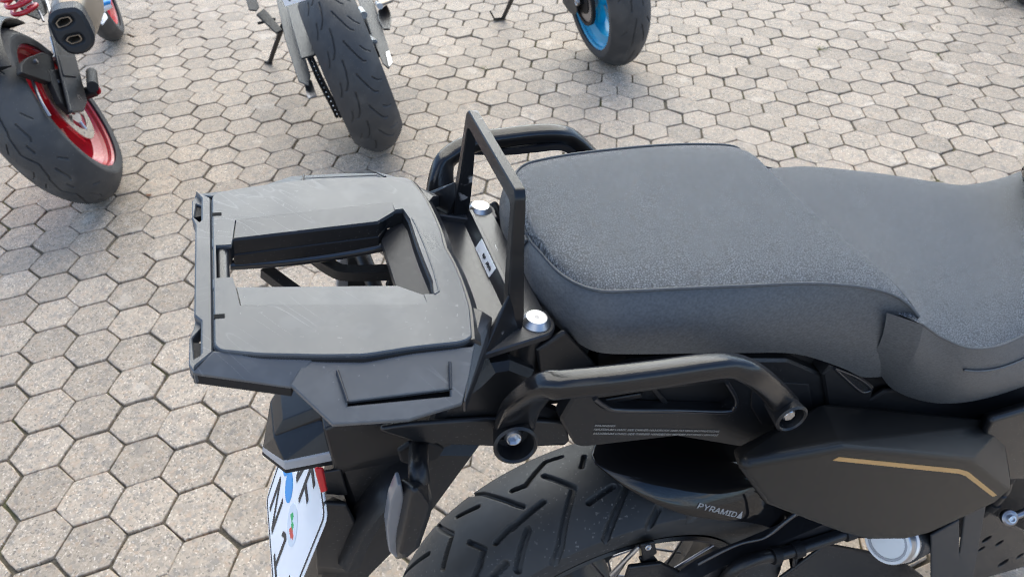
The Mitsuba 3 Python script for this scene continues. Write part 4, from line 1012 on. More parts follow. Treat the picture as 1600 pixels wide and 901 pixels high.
V = base_ + m.vertices[:, :1] * ru + m.vertices[:, 1:2] * uu
near_ = flank_[kd_.query(V)[1]]
V = V + (((near_ - V) @ nn) + 0.0005)[:, None] * nn + m.vertices[:, 2:3] * nn
LET = trimesh.Trimesh(V, m.faces, process=False)
add(K + '__lettering', LET, 'band', LOCAL)

K = BIKE + '__swingarm'
add(K, tube(spline([(0.0766, -0.1050, 0.4625), (0.1097, -0.1050, 0.5019), (0.1859, -0.1050, 0.5157), (0.2533, -0.1050, 0.5284), (0.3323, -0.1050, 0.5405), (0.4245, -0.1050, 0.5502)], 5), [(-0.012, -0.018), (0.012, -0.018), (0.015, 0.0), (0.012, 0.018), (-0.012, 0.018), (-0.015, 0)]), 'satin', LOCAL, smooth=40)
add(BIKE + '__brake_line', tube(spline([(0.1203, -0.1280, 0.4790), (0.1341, -0.1280, 0.5328), (0.1650, -0.1280, 0.5447), (0.2017, -0.1280, 0.5329), (0.2472, -0.1280, 0.5301), (0.3085, -0.1280, 0.5289), (0.3685, -0.1280, 0.5360)], 6), 0.0085), 'plastic', LOCAL, smooth=50)
for q in ([(0.1913, -0.1280, 0.5357), (0.2024, -0.1280, 0.5342)], [(0.2254, -0.1280, 0.5291), (0.2393, -0.1280, 0.5295)], [(0.3066, -0.1280, 0.5283), (0.3210, -0.1280, 0.5287)]):
    add(BIKE + '__line_clamp', cyl(q[0], q[1], 0.0115, n=16), 'dark', LOCAL, smooth=30)
add(BIKE + '__thin_cable', tube(spline([(0.0885, -0.1120, 0.5486), (0.1414, -0.1120, 0.5670), (0.1856, -0.1120, 0.5613), (0.2128, -0.1120, 0.5878), (0.2356, -0.1120, 0.6095)], 6), 0.0028), 'satin', LOCAL, smooth=50)
add(BIKE + '__frame_plate', rhull([(0.2780, -0.0900, 0.3511), (0.3401, -0.0900, 0.4148), (0.5272, -0.0900, 0.2641), (0.6388, -0.0900, 0.1255), (0.6465, -0.0900, -0.0406), (0.3503, -0.0900, 0.1683)] + [(0.3051, -0.0700, 0.2962), (0.3703, -0.0700, 0.3631), (0.5668, -0.0700, 0.2049), (0.7858, -0.0700, -0.1812)], 0.003), 'plastic', LOCAL)
K = BIKE + '__round_cap'
c0, c1 = np.array((0.3675, -0.1500, 0.5087)), np.array((0.4813, -0.1500, 0.4436))
ax = c1 - c0; ax[1] += 0.03; ax /= np.linalg.norm(ax)
add(K, turned([(0, 0.0015), (0.0225, 0.0015), (0.0235, 0.004), (0.0255, 0.004), (0.0262, 0.0), (0.0300, 0.0), (0.0312, 0.002), (0.0312, 0.022), (0.034, 0.024), (0.034, 0.030), (0, 0.030)], c0, ax, 56), 'alu', LOCAL, smooth=30, label='round silver cap on the end of a dark cylinder')
add(K + '__groove_ring', turned([(0.0228, 0.0008), (0.0262, 0.0008), (0.0262, 0.003), (0.0228, 0.003)], c0, ax, 48, closed=True), 'dark_steel', LOCAL)
add(K + '__cylinder', turned([(0, 0.030), (0.0345, 0.030), (0.0365, 0.034), (0.0365, 0.16), (0, 0.16)], c0, ax, 40), 'grey_paint', LOCAL, smooth=30)
K = BIKE + '__peg_hanger'
add(K, cat(rhull([(0.4138, -0.1700, 0.5347), (0.4471, -0.1700, 0.5541), (0.6467, -0.1700, 0.1284), (0.5663, -0.1700, 0.1852)] + [(0.4562, -0.1500, 0.4777), (0.4916, -0.1500, 0.4982), (0.7035, -0.1500, 0.0460), (0.6181, -0.1500, 0.1063)], 0.002), rhull([(0.4482, -0.1700, 0.5804), (0.4798, -0.1700, 0.5781), (0.5927, -0.1700, 0.3031), (0.5513, -0.1700, 0.3292)] + [(0.4883, -0.1520, 0.5316), (0.5216, -0.1520, 0.5291), (0.6408, -0.1520, 0.2387), (0.5971, -0.1520, 0.2663)], 0.002),
    rhull([(0.5056, -0.1700, 0.4344), (0.5135, -0.1700, 0.4372), (0.5829, -0.1700, 0.3283), (0.6765, -0.1700, 0.1074), (0.6341, -0.1700, 0.1373)] + [(0.5488, -0.1520, 0.3774), (0.6305, -0.1520, 0.2653), (0.6846, -0.1520, 0.0636)], 0.002)), 'grey_paint', LOCAL, smooth=30, label='grey passenger foot peg hanger')
K = BIKE + '__heel_guard'
hg = [(0.5508, -0.1420, 0.4354), (0.5725, -0.1420, 0.4633), (0.6564, -0.1420, 0.3852), (0.7251, -0.1420, 0.3196), (0.8546, -0.1420, 0.2298), (0.9251, -0.1420, 0.1140), (0.8104, -0.1420, 0.1544), (0.7126, -0.1420, 0.1745), (0.6464, -0.1420, 0.1953)]
hole_c = [(0.6197, -0.1420, 0.3607), (0.6650, -0.1420, 0.3228), (0.6268, -0.1420, 0.3264), (0.7279, -0.1420, 0.2187), (0.7622, -0.1420, 0.2230)]
holes = [[(c[0] + r_ * math.cos(a), c[2] + 1.25 * r_ * math.sin(a)) for a in np.linspace(0, 2 * np.pi, 14, endpoint=False)] for c, r_ in zip(hole_c, (0.008, 0.007, 0.006, 0.010, 0.007))]
add(K, side_slab([(p[0], p[2]) for p in hg], -0.138, -0.143, 0.001, holes), 'plastic', LOCAL, label='black heel guard plate pierced with holes')
add(BIKE + '__brake_hose', tube(spline([(0.5307, -0.1500, 0.6790), (0.5102, -0.1500, 0.6718), (0.5083, -0.1500, 0.6451), (0.5296, -0.1500, 0.5975), (0.5497, -0.1500, 0.5475), (0.5476, -0.1500, 0.5127), (0.5400, -0.1500, 0.4895)], 6), 0.0068), 'plastic', LOCAL, smooth=50)
for q in ([(0.5279, -0.1500, 0.6028), (0.5365, -0.1500, 0.5805)], [(0.5480, -0.1500, 0.5141), (0.5450, -0.1500, 0.5023)]):
    add(BIKE + '__hose_clamp', cyl(q[0], q[1], 0.0092, n=18), 'dark', LOCAL, smooth=30)
c0 = np.array((0.5938, -0.1550, 0.4618))
add(BIKE + '__banjo_bolt', cat(turned([(0, 0), (0.011, 0), (0.012, 0.003), (0.012, 0.008), (0.009, 0.010), (0, 0.010)], c0, (-0.25, -0.7, 0.6), 26)), 'dark_steel', LOCAL, smooth=30)
add(BIKE + '__banjo_bolt', hexbolt(c0 + np.array([-0.25, -0.7, 0.6]) * 0.0105, (-0.25, -0.7, 0.6), 0.006, 0.004), 'steel', LOCAL)
add(BIKE + '__pedal_rod', cyl((0.6212, -0.1500, 0.4357), (0.7136, -0.1500, 0.4469), 0.006, n=14), 'dark_steel', LOCAL, smooth=40)
add(BIKE + '__engine_block', rhull([(0.2639, -0.0600, 0.5639), (0.8041, -0.0600, 0.4128), (1.0183, -0.0600, 0.0507), (0.7246, -0.0600, 0.1886), (0.3850, -0.0600, 0.3775)] + [(p[0], 0.06, p[2]) for p in [(0.2639, -0.0600, 0.5639), (0.8041, -0.0600, 0.4128), (1.0183, -0.0600, 0.0507), (0.7246, -0.0600, 0.1886), (0.3850, -0.0600, 0.3775)]], 0.01), 'dark', LOCAL)

# ---------------------------------------------------------------- the motorcycles behind
GRP = 'motorcycles parked on the pavement'


def sport_strokes(kind):
    if kind == 'swirl':
        return [([(0, -6), (5, -17), (11, -32), (14, -42), (14.6, -50)], 4.2), ([(5, -50), (8, -62), (9.5, -76)], 4.2), ([(10, 20), (16, 22), (23, 30), (27, 42), (27.3, 46)], 4.2), ([(2, 54), (7, 58), (11, 68)], 4.2)], 20.0
    if kind == 'zigzag':
        return [([(0, 2), (9, 10), (11, 16), (22, 24), (30, 2)], 4.4), ([(4, 38), (8, 52), (9, 62)], 4.4), ([(14, 40), (19, 58)], 4.4), ([(7, -22), (16, -30), (18, -26)], 4.4), ([(3, -48), (8, -62)], 4.4), ([(19, -8), (24, -12)], 4.4)], 30.0
    return [([(0, 5), (14, 18), (24, 22)], 4.4), ([(6, -18), (18, -32), (22, -30)], 4.4), ([(10, 44), (15, 62)], 4.4), ([(3, -50), (9, -66)], 4.4)], 30.0


def bike_wheel(key, fr, paint, kind, W=0.180, R=0.315, nt=780, nw=110):
    st, per = sport_strokes(kind)
    add(key + '__rear_wheel__tyre', tyre(R, W, 0.062, st, per, nt=nt, nw=nw, depth=0.005, rim=0.214, p=2.1), 'worn_rubber', fr, smooth=40)
    add(key + '__rear_wheel__rim', rim_ring(0.228, W * 0.42, 0.052, 0.012), paint, fr, smooth=35)
    add(key + '__rear_wheel__hub', turned([(0, -0.055), (0.045, -0.055), (0.050, -0.045), (0.050, 0.045), (0.045, 0.055), (0, 0.055)], (0, 0, 0), (0, 1, 0), 30), paint, fr, smooth=30)
    for k in range(5):
        a = 2 * np.pi * k / 5 + 0.3
        for d in (-0.16, 0.16):
            p0 = np.array([0.045 * math.cos(a), 0, 0.045 * math.sin(a)]); p1 = np.array([0.186 * math.cos(a + d), 0, 0.186 * math.sin(a + d)])
            tn = np.array([-math.sin(a), 0, math.cos(a)])
            add(key + '__rear_wheel__spoke', rhull([p0 + tn * 0.010 + (0, s * 0.02, 0) for s in (-1, 1)] + [p0 - tn * 0.010 + (0, s * 0.02, 0) for s in (-1, 1)] + [p1 + tn * 0.007 + (0, s * 0.012, 0) for s in (-1, 1)] + [p1 - tn * 0.007 + (0, s * 0.012, 0) for s in (-1, 1)], 0.003), paint, fr, smooth=35)


# -- red wheeled motorcycle on the left
B1 = 'motorcycle_001'
labels[B1] = {'label': 'motorcycle with red wheel rims and a tan silencer at the left edge', 'category': 'motorcycle', 'group': GRP}
RF = Frame(*([-1.5424, 2.2285, 0.3048], [[-0.36, 0.93295, 0.0], [-0.88879, -0.34296, -0.30403], [-0.28365, -0.10945, 0.95266]]))
bike_wheel(B1, RF, 'red_paint', 'zigzag')
ring_ = np.stack([np.cos(ca_), np.sin(ca_)], 1)
hl = []
for k in range(30):
    a = 2 * np.pi * k / 30; rr = 0.100 + 0.010 * (k % 3 - 1)
    hl.append(np.stack([rr * math.cos(a) + 0.0032 * np.cos(np.arange(8) * np.pi / 4), rr * math.sin(a) + 0.0032 * np.sin(np.arange(8) * np.pi / 4)], 1))
a96 = np.linspace(0, 2 * np.pi, 72, endpoint=False); c96 = np.stack([np.cos(a96), np.sin(a96)], 1)
disc = slab(c96 * 0.118, 0, 0.005, 0.0006, [c96 * 0.083] + hl)
dm = trimesh.Trimesh(np.stack([disc.vertices[:, 0], -0.078 - disc.vertices[:, 2], disc.vertices[:, 1]], 1), disc.faces, process=False)
add(B1 + '__brake_disc', fix(dm), 'disc_metal', RF, label='silver brake disc pierced with small holes')
add(B1 + '__brake_disc__carrier', turned([(0.030, -0.002), (0.060, -0.002), (0.060, 0.006), (0.030, 0.006)], (0, -0.080, 0), (0, 1, 0), 30, closed=True), 'alu', RF, smooth=30)
for k in range(6):
    a = 2 * np.pi * k / 6 + 0.2
    add(B1 + '__brake_disc__arm', cyl((0.055 * math.cos(a), -0.081, 0.055 * math.sin(a)), (0.086 * math.cos(a), -0.081, 0.086 * math.sin(a)), 0.006, n=10), 'alu', RF)
ca1 = [(-0.1822, -0.1220, 0.2257), (-0.0995, -0.1220, 0.2107), (0.0389, -0.1220, 0.1678), (0.0834, -0.1220, 0.1334), (-0.0040, -0.1220, 0.1095), (-0.1032, -0.1220, 0.1280), (-0.1766, -0.1220, 0.1823), (-0.2279, -0.1220, 0.2203)]
add(B1 + '__brake_caliper', rhull(ca1 + [(p[0], p[1] + 0.012, p[2]) for p in ca1], 0.004), 'dark', RF, smooth=30)
ca2 = [(-0.0477, -0.1260, 0.1377), (0.0304, -0.1260, 0.1059), (-0.0341, -0.1260, 0.0619), (-0.0647, -0.1260, 0.0317), (-0.0209, -0.1260, -0.0123), (-0.1607, -0.1260, 0.0370), (-0.1664, -0.1260, 0.0799), (-0.1130, -0.1260, 0.1161)]
add(B1 + '__brake_caliper__bracket', rhull(ca2 + [(p[0], p[1] + 0.012, p[2]) for p in ca2], 0.003), 'dark', RF, smooth=30)
for q in ([(-0.0861, -0.1300, 0.1911), (-0.1175, -0.1300, 0.1777)], [(-0.0526, -0.1300, 0.0988), (-0.0777, -0.1300, 0.0914)]):
    add(B1 + '__brake_caliper__bolt', cyl(np.array(q[0]) + (0, -0.004, 0), np.array(q[0]) + (0, 0.012, 0), 0.007, n=10), 'dark_steel', RF)
add(B1 + '__brake_caliper__pin', cyl((-0.0913, -0.1120, 0.1848), (-0.0852, -0.1120, 0.1441), 0.004, n=10), 'steel', RF)
add(B1 + '__swingarm', rhull([(0.1084, -0.1420, 0.1313), (0.2375, -0.1420, 0.0694), (-0.0195, -0.1420, -0.0011), (-0.1079, -0.1420, 0.0093), (-0.2002, -0.1420, 0.0541), (-0.1274, -0.1420, 0.0751)] + [(0.1894, -0.1180, 0.1087), (0.3223, -0.1180, 0.0450), (0.0577, -0.1180, -0.0277), (-0.0332, -0.1180, -0.0169), (-0.1284, -0.1180, 0.0292)] + [(0.2472, -0.1420, 0.1772), (0.4058, -0.1420, 0.1299)] + [(0.3323, -0.1180, 0.1559), (0.4956, -0.1180, 0.1073)], 0.006), 'grey_paint', RF, smooth=30)
add(B1 + '__swingarm__axle_nut', hexbolt((-0.0575, -0.1360, 0.0273), (0, -1, 0), 0.015, 0.012), 'steel', RF)
add(B1 + '__spool', cyl((0.0825, -0.1250, -0.0148), (0.0797, -0.1650, -0.0200), 0.020, 0.004, 24), 'plastic', RF, smooth=30)
add(B1 + '__spool__end', cyl((0.0797, -0.1650, -0.0200), (0.0836, -0.1680, -0.0223), 0.017, n=20), 'red_paint', RF)
add(B1 + '__foot_peg', cyl((0.1945, -0.1600, -0.0005), (-0.0443, -0.2000, 0.0353), 0.018, n=16), 'dark', RF, smooth=30)
# silencer: end cap with two outlets in front, tan body behind
a_ = -0.060
add(B1 + '__swingarm__brace', rhull([(0.0639, -0.1500, 0.1319), (0.1666, -0.1500, 0.0810), (0.0531, -0.1500, 0.0566), (-0.0323, -0.1500, 0.1025)] + [(0.0974, -0.1400, 0.1224), (0.2014, -0.1400, 0.0709), (0.0865, -0.1400, 0.0461)], 0.003), 'grey_paint', RF, smooth=30)
cap = [(-0.0600, -0.2288, 0.2671), (-0.0600, -0.2546, 0.2799), (-0.0600, -0.2771, 0.2812), (-0.0600, -0.3234, 0.2641), (-0.0600, -0.3316, 0.2447), (-0.0600, -0.3236, 0.2046), (-0.0600, -0.3122, 0.1650), (-0.0600, -0.2923, 0.1455), (-0.0600, -0.2650, 0.1366), (-0.0600, -0.2302, 0.1436), (-0.0600, -0.2125, 0.1603), (-0.0600, -0.2070, 0.2071), (-0.0600, -0.2162, 0.2339)]
o1 = [(-0.0600, -0.2445, 0.2523), (-0.0600, -0.2653, 0.2591), (-0.0600, -0.2919, 0.2520), (-0.0600, -0.2922, 0.2364), (-0.0600, -0.2711, 0.2319), (-0.0600, -0.2418, 0.2360)]; o2 = [(-0.0600, -0.2340, 0.1973), (-0.0600, -0.2479, 0.2036), (-0.0600, -0.2809, 0.1953), (-0.0600, -0.2796, 0.1800), (-0.0600, -0.2713, 0.1752), (-0.0600, -0.2415, 0.1795)]
f2 = lambda q: np.array([(p[1], p[2]) for p in q])
cm_ = slab(rounded(f2(cap), 0.012), 0, 0.075, 0.010, [rounded(f2(o1), 0.004), rounded(f2(o2), 0.004)], bot=False)
CAP = lambda m: fix(trimesh.Trimesh(np.stack([a_ + 0.075 - m.vertices[:, 2], m.vertices[:, 0], m.vertices[:, 1]], 1), m.faces, process=False))
add(B1 + '__silencer', CAP(cm_), 'grey_paint', RF, smooth=25, label='tan silencer with a dark end cap and two outlets')
for o_ in (o1, o2):
    q = rounded(f2(o_), 0.004); c_ = q.mean(0)
    add(B1 + '__silencer__outlet', CAP(slab(c_ + (q - c_) * 0.97, -0.02, 0.074, 0.0, [c_ + (q - c_) * 0.80], bot=False)), 'tan_metal', RF)
q = rounded(f2(cap), 0.012); c_ = q.mean(0)
add(B1 + '__silencer__core', CAP(slab(c_ + (q - c_) * 0.90, -0.02, 0.020)), 'dark', RF)
rg = []
for a2, k_, dx, dz in ((0.005, 0.98, 0, 0), (0.05, 1.06, -0.010, 0.004), (0.16, 1.10, -0.030, 0.012), (0.30, 1.05, -0.040, 0.030), (0.42, 0.8, -0.03, 0.05)):
    rg.append([(a2, c_[0] + (p[0] - c_[0]) * k_ + dx, c_[1] + (p[1] - c_[1]) * k_ + dz) for p in q])
add(B1 + '__silencer__body', loft(rg), 'tan_metal', RF, smooth=40)
hz = []
for deg in np.linspace(128, 50, 16):
    a = math.radians(deg); hz.append([((0.332 - dr_) * math.cos(a), b, (0.332 - dr_) * math.sin(a)) for b, dr_ in ((-0.10, 0.03), (-0.07, 0.008), (0, 0), (0.07, 0.008), (0.10, 0.03), (0.098, 0.034), (0, 0.005), (-0.098, 0.034))])
add(B1 + '__hugger', loft(hz), 'plastic', RF, smooth=40)
sp = [(0.1200, -0.1020, 0.3257), (0.1200, -0.1335, 0.3008)]
for k in range(4):
    c0 = np.array((0.1000, -0.1556, 0.3711)) + np.array([0, 0, -0.024]) * k
    t = np.linspace(0, 2 * np.pi, 28)
    add(B1 + '__shock_spring', tube(np.stack([c0[0] + 0.036 * np.cos(t), c0[1] + 0.036 * np.sin(t), c0[2] - 0.024 * t / 6.28], 1), 0.0075), 'red_paint', RF, smooth=50)
for pth, r_, mt in (([(0.5441, -0.1150, 0.1957), (0.4824, -0.1150, 0.1716), (0.4200, -0.1150, 0.1539), (0.3167, -0.1150, 0.1331), (0.1981, -0.1150, 0.1116), (0.1182, -0.1150, 0.1167)], 0.006, 'steel'), ([(0.4169, -0.1050, 0.2457), (0.3865, -0.1050, 0.2221), (0.3850, -0.1050, 0.1928), (0.3484, -0.1050, 0.1715)], 0.004, 'dark_steel'), ([(0.2808, -0.1100, 0.1301), (0.2334, -0.1100, 0.1143), (0.1854, -0.1100, 0.1046)], 0.009, 'alu'), ([(-0.0551, -0.1000, 0.1746), (-0.1246, -0.1000, 0.1697), (-0.1739, -0.1000, 0.1468), (-0.2179, -0.1000, 0.1171), (-0.2459, -0.1000, 0.0840)], 0.005, 'dark_steel')):
    add(B1 + '__brake_hose', tube(spline(pth, 5), r_), mt, RF, smooth=50)
add(B1 + '__frame', rhull([(0.2870, -0.1000, 0.2941), (0.6008, -0.1000, 0.1832), (0.4665, -0.1000, 0.1646), (0.3384, -0.1000, 0.1881), (0.2629, -0.1000, 0.2366)] + [(0.4579, -0.0500, 0.2588), (0.7901, -0.0500, 0.1414), (0.5123, -0.0500, 0.1466), (0.4324, -0.0500, 0.1980)], 0.004), 'plastic', RF)
add(B1 + '__swingarm__bracket', rhull([(0.5541, -0.1400, 0.1796), (0.7068, -0.1400, 0.1257), (0.7504, -0.1400, 0.0767), (0.6465, -0.1400, 0.0982), (0.5193, -0.1400, 0.1453)] + [(0.6324, -0.1200, 0.1620), (0.7888, -0.1200, 0.1068), (0.8335, -0.1200, 0.0566), (0.5967, -0.1200, 0.1268)], 0.004), 'alu', RF, smooth=30)

# -- middle motorcycle
B2 = 'motorcycle_002'
labels[B2] = {'label': 'dark motorcycle with a bare wide rear tyre and exposed chain, top centre left', 'category': 'motorcycle', 'group': GRP}
MF = Frame(*([-0.5586, 2.5273, 0.3108], [[-0.30071, 0.95372, 0.0], [-0.9349, -0.29477, -0.19766], [-0.18851, -0.05944, 0.98027]]))
bike_wheel(B2, MF, 'dark', 'swirl', W=0.190)
add(B2 + '__swingarm', rhull([(-0.9907, 3.2442, 0.3300), (-0.9449, 3.2401, 0.3300), (-0.8057, 2.7713, 0.3300), (-0.6929, 2.4365, 0.3300), (-0.6821, 2.3556, 0.3300), (-0.7196, 2.3879, 0.3300), (-0.8514, 2.7750, 0.3300)] + [(-1.0438, 3.4180, 0.2700), (-0.9955, 3.4136, 0.2700), (-0.8489, 2.9198, 0.2700), (-0.7300, 2.5671, 0.2700), (-0.7187, 2.4818, 0.2700), (-0.7582, 2.5158, 0.2700)], 0.003), 'grey_paint', WORLD, smooth=30, label='grey swingarm beside the chain')
add(B2 + '__chain_guard', rhull([(-0.8881, 3.0232, 0.4000), (-0.8183, 2.9883, 0.4000), (-0.6623, 2.4469, 0.4000), (-0.7014, 2.4183, 0.4000), (-0.8177, 2.7857, 0.4000)] + [(-0.9024, 3.1086, 0.3700), (-0.8304, 3.0436, 0.3700), (-0.6765, 2.5164, 0.3700)], 0.003), 'grey_paint', WORLD, smooth=30)
add(B2 + '__swingarm__adjuster', rhull([(-0.7163, 2.4294, 0.3100), (-0.6928, 2.4379, 0.3100), (-0.6526, 2.3169, 0.3100), (-0.6758, 2.2996, 0.3100)] + [(-0.7477, 2.5359, 0.2600), (-0.7232, 2.5448, 0.2600), (-0.6812, 2.4185, 0.2600)], 0.002), 'dark_steel', WORLD)
ch = spline([(-0.7132, 2.5531, 0.3600), (-0.6873, 2.4985, 0.3350), (-0.6680, 2.4673, 0.3000), (-0.6491, 2.4463, 0.2600), (-0.6318, 2.4390, 0.2100), (-0.6239, 2.4497, 0.1600)], 3)
for k in range(len(ch) - 1):
    p, q = ch[k], ch[k + 1]
    add(B2 + '__chain_link', cat(*[rhull([p + (s * 0.007, 0, 0), q + (s * 0.007, 0, 0)], 0.0065) for s in (-1, 1)]), 'dark', WORLD)
    add(B2 + '__chain_roller', cyl(p + (-0.012, 0, 0), p + (0.012, 0, 0), 0.0042, n=10), 'steel', WORLD)
add(B2 + '__sprocket', fix(turned([(0.070, -0.003), (0.104, -0.003), (0.104, 0.003), (0.070, 0.003)], (0, 0.092, 0), (0, 1, 0), 48, closed=True)), 'dark', MF)
add(B2 + '__swingarm_001', rhull([(-0.6212, 3.1547, 0.3500), (-0.5603, 3.1493, 0.3500), (-0.4636, 2.7260, 0.3500), (-0.4051, 2.4922, 0.3500), (-0.4099, 2.4293, 0.3500), (-0.4322, 2.4676, 0.3500), (-0.5032, 2.7292, 0.3500)] + [(-0.6379, 3.2971, 0.3000), (-0.5916, 3.2930, 0.3000), (-0.4846, 2.8499, 0.3000), (-0.4235, 2.6055, 0.3000), (-0.4285, 2.5397, 0.3000), (-0.4519, 2.5798, 0.3000)], 0.003), 'grey_paint', WORLD, smooth=30)
add(B2 + '__chain_adjuster', rhull([(-0.4299, 2.5424, 0.3600), (-0.4193, 2.5527, 0.3600), (-0.3975, 2.4534, 0.3600), (-0.4056, 2.4226, 0.3600)] + [(-0.4377, 2.5890, 0.3400), (-0.4270, 2.5995, 0.3400), (-0.4048, 2.4984, 0.3400)], 0.001), 'alu', WORLD)
add(B2 + '__axle_nut', cyl((-0.5135, 2.7480, 0.3300), (-0.4862, 2.6500, 0.3500), 0.014, n=12), 'steel', WORLD)
add(B2 + '__axle_nut', cyl((-0.5800, 2.9641, 0.3600), (-0.5467, 2.8540, 0.3800), 0.014, n=12), 'steel', WORLD)
add(B2 + '__brake_caliper', rhull([(-0.6205, 3.0745, 0.3200), (-0.5916, 3.1010, 0.3200), (-0.4684, 2.6032, 0.3200), (-0.4753, 2.5813, 0.3200), (-0.5367, 2.7617, 0.3200)] + [(-0.6479, 3.2105, 0.2700), (-0.6177, 3.2382, 0.2700), (-0.4891, 2.7184, 0.2700), (-0.5604, 2.8839, 0.2700)], 0.004), 'dark', WORLD)
add(B2 + '__foot_peg', rhull([(-0.5021, 2.9436, 0.3600), (-0.4769, 2.9972, 0.3600), (-0.4508, 2.8984, 0.3600), (-0.4407, 2.7550, 0.3600), (-0.4606, 2.7567, 0.3600), (-0.4926, 2.8619, 0.3600)] + [(-0.5252, 3.0786, 0.3100), (-0.4987, 3.1347, 0.3100), (-0.4715, 3.0313, 0.3100), (-0.4610, 2.8814, 0.3100), (-0.4818, 2.8831, 0.3100)], 0.004), 'plastic', WORLD, smooth=40)
add(B2 + '__foot_peg__bolt', cyl((-0.5079, 2.9736, 0.3800), (-0.4849, 2.8894, 0.4000), 0.012, n=12), 'alu', WORLD)
add(B2 + '__exhaust', rhull([(-0.5208, 3.0194, 0.4000), (-0.4680, 3.0146, 0.4000), (-0.4447, 2.9412, 0.4000), (-0.4814, 2.9028, 0.4000)] + [(-0.5506, 3.1919, 0.3400), (-0.4947, 3.1869, 0.3400), (-0.4701, 3.1092, 0.3400)], 0.006), 'tan_metal', WORLD, smooth=40)
ks = [(-0.9134, 2.9836, 0.3000), (-1.0126, 3.1846, 0.1600), (-1.1040, 3.2809, 0.0180)]
add(B2 + '__kickstand', cat(cyl(ks[0], ks[2], 0.010, n=12), rhull([(-1.1316, 3.2894, 0.0120), (-1.0945, 3.2725, 0.0120), (-1.1074, 3.3159, 0.0120)] + [(-1.1393, 3.3007, 0.0040), (-1.0990, 3.2836, 0.0040), (-1.1119, 3.3270, 0.0040)], 0.002)), 'dark', WORLD)
add(B2 + '__kickstand__foot_lever', rhull([(-1.0128, 2.9985, 0.3400), (-0.9994, 3.0536, 0.3400), (-0.9791, 3.0236, 0.3400), (-0.8755, 2.8277, 0.3400), (-0.8903, 2.8036, 0.3400), (-0.9813, 2.9547, 0.3400)] + [(-1.0311, 3.0526, 0.3200), (-1.0174, 3.1087, 0.3200), (-0.9967, 3.0781, 0.3200), (-0.8912, 2.8786, 0.3200), (-0.9063, 2.8541, 0.3200)], 0.004), 'dark', WORLD)
add(B2 + '__kickstand__spring', cyl((-1.0596, 3.1180, 0.2600), (-0.9950, 3.1629, 0.2600), 0.006, n=10), 'dark', WORLD)
add(B2 + '__rear_set', rhull([(-1.0379, 2.9948, 0.4200), (-1.0008, 2.9915, 0.4200), (-0.9542, 2.8625, 0.4200), (-0.9562, 2.8294, 0.4200), (-0.9832, 2.8384, 0.4200)] + [(-1.0782, 3.1111, 0.3800), (-1.0397, 3.1077, 0.3800), (-0.9913, 2.9737, 0.3800), (-1.0214, 2.9486, 0.3800)], 0.003), 'dark', WORLD)
pl_ = [(-0.3000, 0.1131, 0.4311), (-0.3000, 0.1144, 0.3845), (-0.3000, 0.0451, 0.3820), (-0.3000, 0.0473, 0.4277)]
add(B2 + '__licence_plate', rhull(list(pl_) + [(p[0] + 0.002, p[1], p[2]) for p in pl_], 0.001), 'white_plate', MF, label='corner of a white licence plate')
pe = np.array(pl_); cpe = pe.mean(0)
add(B2 + '__licence_plate__character', rhull([tuple(np.array(p) + (-0.0015, 0, 0)) for p in [(-0.3000, 0.0967, 0.4059), (-0.3000, 0.0908, 0.4058), (-0.3000, 0.0944, 0.3933), (-0.3000, 0.0996, 0.3951)]] + [tuple(np.array(p) + (-0.002, 0, 0)) for p in [(-0.3000, 0.0967, 0.4059), (-0.3000, 0.0908, 0.4058), (-0.3000, 0.0944, 0.3933), (-0.3000, 0.0996, 0.3951)]], 0), 'ink', MF)

# -- blue wheeled motorcycle
B3 = 'motorcycle_003'
labels[B3] = {'label': 'motorcycle with a bright blue rear wheel rim, cut off by the top edge', 'category': 'motorcycle', 'group': GRP}
UF = Frame(*([0.4488, 3.2024, 0.3123], [[-0.30237, 0.95319, 0.0], [-0.94146, -0.29865, -0.15643], [-0.14911, -0.0473, 0.98769]]))
bike_wheel(B3, UF, 'cyan_paint', 'rain')
nT = 43; tt = np.linspace(0, 2 * np.pi, nT * 4, endpoint=False)
rr = 0.098 + 0.004 * np.where((np.arange(nT * 4) % 4) < 2, 1, -1)
spk = slab(np.stack([np.cos(tt) * rr, np.sin(tt) * rr], 1), 0, 0.006, 0.0008, [c96[::2] * 0.055])
add(B3 + '__sprocket', fix(trimesh.Trimesh(np.stack([spk.vertices[:, 0], 0.100 + spk.vertices[:, 2], spk.vertices[:, 1]], 1), spk.faces, process=False)), 'dark_steel', UF, label='toothed rear sprocket')
add(B3 + '__sprocket__chain', turned([(0.095, -0.008), (0.109, -0.008), (0.109, 0.008), (0.095, 0.008)], (0, 0.103, 0), (0, 1, 0), 60, closed=True), 'dark', UF)
add(B3 + '__sprocket__carrier', turned([(0.02, -0.02), (0.062, -0.02), (0.058, 0.010), (0.02, 0.012)], (0, 0.100, 0), (0, 1, 0), 36, closed=True), 'dark', UF, smooth=30)
add(B3 + '__axle_nut', hexbolt((0, 0.128, 0), (0, 1, 0), 0.016, 0.014), 'alu', UF)
add(B3 + '__swingarm', rhull([(0.1707, 0.1350, -0.0309), (0.0199, 0.1350, 0.0203), (0.0079, 0.1350, -0.0384), (0.0481, 0.1350, -0.0764), (0.1096, 0.1350, -0.0809), (0.1817, 0.1350, -0.0645)] + [(0.2286, 0.1150, -0.0567), (0.0750, 0.1150, -0.0045), (0.0627, 0.1150, -0.0643), (0.1037, 0.1150, -0.1030), (0.1664, 0.1150, -0.1076)], 0.003), 'grey_paint', UF, smooth=30)
